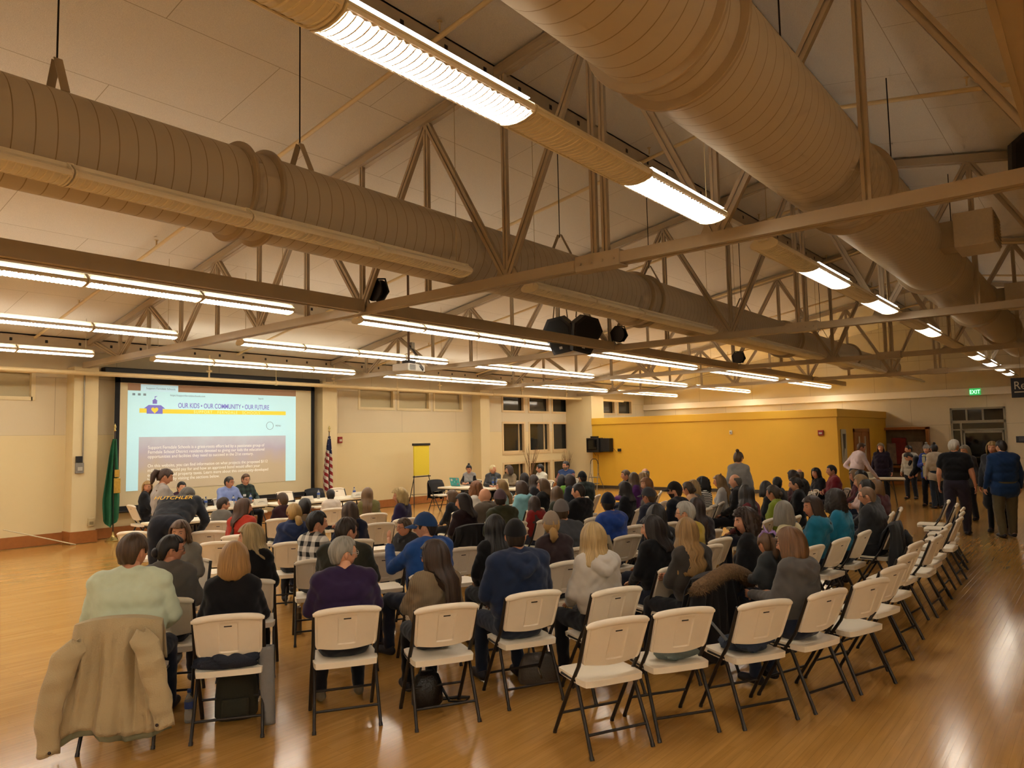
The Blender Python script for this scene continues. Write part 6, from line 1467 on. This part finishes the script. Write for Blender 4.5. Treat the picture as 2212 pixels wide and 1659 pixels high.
grid_shell('hanging_sleeve', mat('grey_sleeve', '77746f', .85, bump=.3), lambda u, v: (.235+.055*math.cos(2*PI*u)*(1-.3*v)+.03*v, .05+.03*math.sin(2*PI*u)-.05*v, .12-.52*v), 14, 20, t, .008, True)
# bags and bottles on the floor
def bottle(label, loc, h=.21, group='water bottles'):
    t = thing('water_bottle', label, 'bottle', loc, 0, group)
    MB().lathe([(.028, 0), (.032, .008), (.032, h*.30), (.029, h*.36), (.032, h*.42), (.032, h*.66), (.022, h*.80), (.013, h*.88), (.013, h*.93)], 14).build('body', mat('clear_bottle', 'c9d2d6', .12, var=.03, trans=.75, spec=.6), t, 40)
    MB().lathe([(.033, h*.44), (.0335, h*.46), (.0335, h*.63), (.033, h*.65)], 14).build('label_band', mat('blue_label', '2f4a8c', .5), t, True)
    MB().lathe([(.015, h*.92), (.015, h), (.012, h+.004)], 12).build('cap', mat('blue_cap', '25407c', .5), t, 40); return t
t = thing('backpack', 'dark olive backpack under the chair of the woman in the black sweater', 'bag', (2.95, 5.12, 0), math.radians(-35)); OL = mat('olive_canvas', '2b2c20', .8, bump=.4, bscale=200)
b = MB(); b.loft([[(w*math.copysign(abs(math.cos(2*PI*k/20))**.6, math.cos(2*PI*k/20)), d*math.copysign(abs(math.sin(2*PI*k/20))**.6, math.sin(2*PI*k/20)), z) for k in range(20)] for w, d, z in ((.13, .09, 0), (.15, .11, .03), (.15, .11, .16), (.14, .10, .26), (.10, .07, .33), (.05, .03, .355))]); b.build('body', OL, t, 60)
MB().cbox(-.10, .10, -.135, -.10, .03, .17, .02).build('front_pocket', OL, t); MB().tube([(-.04, 0, .34), (-.04, 0, .40), (.04, 0, .40), (.04, 0, .34)], .009, 8).build('carry_loop', OL, t)
for s in (-1, 1): MB().tube([(s*.09, .08, .30), (s*.12, .15, .2), (s*.10, .12, .03)], .014, 8, sx=.4).build('shoulder_strap', OL, t)
t = thing('handbag', 'black handbag with a long strap under the chair of the woman in the knit cardigan', 'bag', (3.93, 4.12, 0), math.radians(-30)); BL_ = mat('black_leather', '0b0a0b', .35, bump=.4, bscale=80)
b = MB(); b.loft([[(w*math.cos(2*PI*k/20), d*math.sin(2*PI*k/20), z) for k in range(20)] for w, d, z in ((.09, .07, 0), (.12, .085, .03), (.12, .08, .15), (.09, .05, .23), (.05, .02, .26))]); b.build('body', BL_, t, 60)
MB().tube([(.10, 0, .15), (.16, -.05, .03), (.28, -.05, .012), (.34, .02, .012), (.26, .06, .012), (.12, .05, .02)], .012, 8, sx=.4).build('strap', BL_, t, True); MB().tube([(-.06, 0, .24), (-.04, 0, .31), (.04, 0, .31), (.06, 0, .24)], .009, 8).build('handle', BL_, t, True)
t = thing('handbag', 'grey leather handbag on the floor behind the chair of the navy hoodie', 'bag', (4.87, 3.78, 0), math.radians(-40)); GL = mat('grey_leather', '4c4640', .45, bump=.4, bscale=60)
b = MB(); b.loft([[(w*math.copysign(abs(math.cos(2*PI*k/24))**.55, math.cos(2*PI*k/24)), d*math.copysign(abs(math.sin(2*PI*k/24))**.55, math.sin(2*PI*k/24)), z) for k in range(24)] for w, d, z in ((.16, .07, 0), (.17, .08, .02), (.16, .075, .12), (.13, .05, .20), (.11, .02, .23))]); b.build('body', GL, t, 60)
MB().tube([(-.08, .0, .21), (-.07, 0, .31), (.0, 0, .35), (.07, 0, .31), (.08, .0, .21)], .009, 8).build('handle', GL, t, True); MB().tube([(-.02, -.08, .14), (0, -.085, .08), (.01, -.08, .05)], .008, 6).build('zip_pull', mat('chrome', '9a958a', .2, metal=.9), t)
t = thing('thermos', 'brushed steel thermos standing on the floor left of the purple sweater', 'thermos', (4.58, 6.75, 0))
MB().lathe([(.038, 0), (.040, .01), (.040, .19), (.034, .215), (.03, .22)], 20).build('body', mat('brushed_steel', '7a7064', .3, metal=.8), t, 40); MB().lathe([(.032, .218), (.034, .225), (.032, .275), (.02, .285)], 18).build('lid', mat('steel_lid', '8a8074', .3, metal=.7), t, 40)
bottle('clear water bottle on the floor beside the tan coat', (2.68, 5.30, 0), .23, 'water bottles on the floor')
# ------------------------------------------------------------------ tables
M_TOP = mat('white_table_plastic', 'dcd2b8', .5, var=.03, bump=.08, bscale=400); M_TL = mat('grey_table_steel', '3a3632', .4, metal=.4)
def table(label, x, y, deg, l=1.83, w=.76, h=.74):
    t = thing('folding_table', label, 'table', (x, y, 0), math.radians(deg), 'white folding tables')
    MB().cbox(-l/2, l/2, -w/2, w/2, h-.045, h, .012).build('table_top', M_TOP, t)
    MB().cbox(-l/2+.04, l/2-.04, -w/2+.04, w/2-.04, h-.075, h-.045, .006).build('apron', M_TL, t)
    for s in (-1, 1):
        for e in (-1, 1): MB().tube([(s*(l/2-.30), e*(w/2-.10), h-.06), (s*(l/2-.22), e*(w/2-.09), 0)], .015, 8).build('leg', M_TL, t)
        MB().tube([(s*(l/2-.25), -w/2+.09, .22), (s*(l/2-.25), w/2-.09, .22)], .011, 8).build('leg_brace', M_TL, t)
        MB().tube([(s*(l/2-.27), 0, .38), (s*.15, 0, h-.07)], .010, 8).build('folding_strut', M_TL, t)
    return t
table('head table of white plastic, left half under the projected image', 7.72, 14.20, -1)
table('head table of white plastic, right half with empty chairs behind', 9.86, 13.82, -2, 2.35)
table('white folding table just behind the bending man', 6.0, 12.3, 0, 1.0, .6)
table('sign-in table of white plastic with the turquoise laptop', 14.50, 13.35, -86)
table('second sign-in table of white plastic, nearer the box television', 14.75, 11.45, -84)
table('white snack table in front of the far display case', 21.85, 4.93, -77, 1.15, .6)
def paper(label, x, y, deg, n=1, z=.742):
    t = tag(MB().box(-.108, .108, -.14, .14, 0, .002+.004*(n-1)).build('paper_sheet', mat('white_paper', 'd2ccbd', .7, var=.03), loc=(x, y, z), rz=math.radians(deg)), label, 'paper', 'papers on the tables'); return t
for i, (x, y, d) in enumerate(((7.3, 14.15, 10), (8.35, 14.3, -20), (9.3, 13.85, 5), (10.3, 13.85, 30), (10.75, 13.7, -12))): paper('sheet of paper on the head table, %s from the left' % ('first', 'second', 'third', 'fourth', 'fifth')[i], x, y, d)
for i, (x, y, d) in enumerate(((14.45, 12.9, 80), (14.7, 11.9, 95), (14.6, 11.1, 70))): paper('sheet of paper on the sign-in tables, %s from the left' % ('first', 'second', 'third')[i], x, y, d)
def namecard(label, x, y, deg):
    t = tag(MB().prism([(-.06, 0), (.06, 0), (.004, .12), (-.004, .12)], 'x', -.14, .14).build('name_card', mat('card_paper', 'cfc8b4', .7), loc=(x, y, .742), rz=math.radians(deg)), label, 'name card', 'name cards on the head table')
    MB().box(-.08, .08, -.042, -.040, .045, .052).box(-.05, .05, -.034, -.032, .065, .072).build('printed_line', mat('faint_ink', '8a8478', .7), t)
for i, (x, y) in enumerate(((7.0, 13.90), (7.75, 13.90), (8.5, 13.88), (9.4, 13.52), (10.7, 13.46))): namecard('folded name card on the front edge of the head table, %s from the left' % ('first', 'second', 'third', 'fourth', 'fifth')[i], x, y, -1)
for lb, x, y in (('water bottle at the head table, left of the light blue shirt', 7.55, 14.35), ('water bottle in front of the light blue shirt', 8.1, 14.25), ('water bottle in front of the green plaid shirt', 8.52, 14.30), ('water bottle on the head table before an empty chair', 10.0, 13.95), ('water bottle near the right end of the head table', 10.85, 13.75)): bottle(lb, (x, y, .742), .21, 'water bottles on the head table')
bottle('left of two water bottles beside the white laptop', (14.62, 12.72, .742), .24, 'water bottles on the sign-in table'); bottle('right of two water bottles beside the white laptop', (14.66, 12.62, .742), .24, 'water bottles on the sign-in table')
t = thing('microphone', 'black microphone lying on the head table', 'microphone', (9.15, 13.75, .765), math.radians(5)); MB().tube([(-.12, 0, 0), (.06, 0, 0)], [.012, .018], 12).build('handle', M_BLACK, t); MB().ball((.085, 0, 0), .026, 12, 8).build('head', mat('mic_mesh', '2a2a2c', .5, metal=.6, bump=.5), t, True)
def laptop(label, x, y, deg, c, lidname):
    t = thing('laptop', label, 'laptop', (x, y, .742), math.radians(deg))
    MB().cbox(-.17, .17, -.12, .12, 0, .016, .004).build('base', mat('laptop_grey', '9a968e', .4), t)
    M = Matrix.Translation((0, -.12, .012)) @ Matrix.Rotation(.28, 4, 'X')
    ld = MB().cbox(-.17, .17, -.010, .0, 0, .235, .004, 0, M).build('lid', mat(lidname, c, .4), t)
    MB().box(-.155, .155, .0, .002, .015, .222, 0, M).build('screen', mat('laptop_screen', 'a9b6c0', .3, emit='a9c0d0', estr=.4), t)
    return t, ld, M
t, ld, M = laptop('turquoise laptop covered with stickers on the sign-in table', 14.62, 13.98, -88, '3fa5a5', 'turquoise_lid')
for k, (x, z, r, c) in enumerate(((-.10, .17, .04, 'c9ccc8'), (.09, .19, .028, 'c98a7a'), (.10, .06, .03, 'b56a6a'), (0, .115, .012, 'dff0f0'), (-.09, .06, .022, '6fb0a8'), (.05, .12, .02, '2f7a5a'))): MB().prism([(x+r*math.cos(a), z+.8*r*math.sin(a)) for a in np.linspace(0, 2*PI, 12, endpoint=False)], 'y', -.0115, -.010, 0, M).build('sticker', mat('sticker_%d' % k, c, .5), ld)
laptop('white laptop open on the sign-in table', 14.68, 12.30, -86, 'cbbf9e', 'white_lid')
t = thing('snack_bin', 'small white bin on the snack table', 'bin', (21.75, 5.20, .742)); MB().loft([[(w*sx, d*sy, z) for sx, sy in ((-1, -1), (1, -1), (1, 1), (-1, 1))] for w, d, z in ((.10, .08, 0), (.13, .11, .15), (.12, .10, .15), (.095, .075, .01))]).build('body', mat('bin_white', 'b5ae9c', .5), t)
MB().cbox(-.14, .14, -.12, .12, .145, .155, .004).build('rim', mat('bin_white', 'b5ae9c', .5), t)
t = thing('black_bag', 'black bag on the head table left of the light blue shirt', 'bag', (7.45, 14.42, .742)); MB().ball((0, 0, .07), (.14, .10, .09), 16, 10).build('body', BLK, t, True); MB().tube([(-.08, 0, .13), (0, 0, .2), (.08, 0, .13)], .01, 8).build('handle', BLK, t)
# ------------------------------------------------------------------ the people
todo = []
for i, row in enumerate(PEOPLE): todo.append((person(row, i), row, i))
dg = bpy.context.evaluated_depsgraph_get(); dg.update()
for (o, prims, hc, hs, wr, pose), row, i in todo: finish_person(o, prims, hc, hs, wr, pose, row, i, dg)
# ------------------------------------------------------------------ night outside, camera
w = bpy.data.worlds.new('night'); w.use_nodes = True; SC.world = w; w.node_tree.nodes['Background'].inputs[0].default_value = (.004, .005, .008, 1)
cam = bpy.data.cameras.new('camera'); cam.sensor_width = 36; cam.lens = 36*1566.7/2212; cam.clip_end = 200
co = bpy.data.objects.new('camera', cam); COL.objects.link(co); co.location = (0, 0, 2.0)
ya, pi_, ro = math.radians(39.383), math.radians(4.348), math.radians(-1.178)
fw = Vector((math.cos(ya)*math.cos(pi_), math.sin(ya)*math.cos(pi_), math.sin(pi_))); rt = Vector((math.sin(ya), -math.cos(ya), 0)); up = rt.cross(fw)
rt2 = rt*math.cos(ro)+up*math.sin(ro); up2 = up*math.cos(ro)-rt*math.sin(ro)
co.matrix_world = Matrix((rt2.to_4d(), up2.to_4d(), (-fw).to_4d(), (0, 0, 0, 1))).transposed()
co.location = (0, 0, 2.0); SC.camera = co
SC.view_settings.view_transform = 'Standard'; SC.view_settings.look = 'None'; SC.view_settings.gamma = 1; SC.view_settings.use_curve_mapping = False
SC.view_settings.exposure = EXPO
SC.cycles.use_denoising = True; SC.cycles.max_bounces = 6; SC.cycles.diffuse_bounces = 4; SC.cycles.glossy_bounces = 3; SC.cycles.transparent_max_bounces = 4; SC.cycles.adaptive_threshold = .06; SC.cycles.adaptive_min_samples = 24; SC.cycles.sample_clamp_indirect = 6; SC.cycles.use_light_tree = True
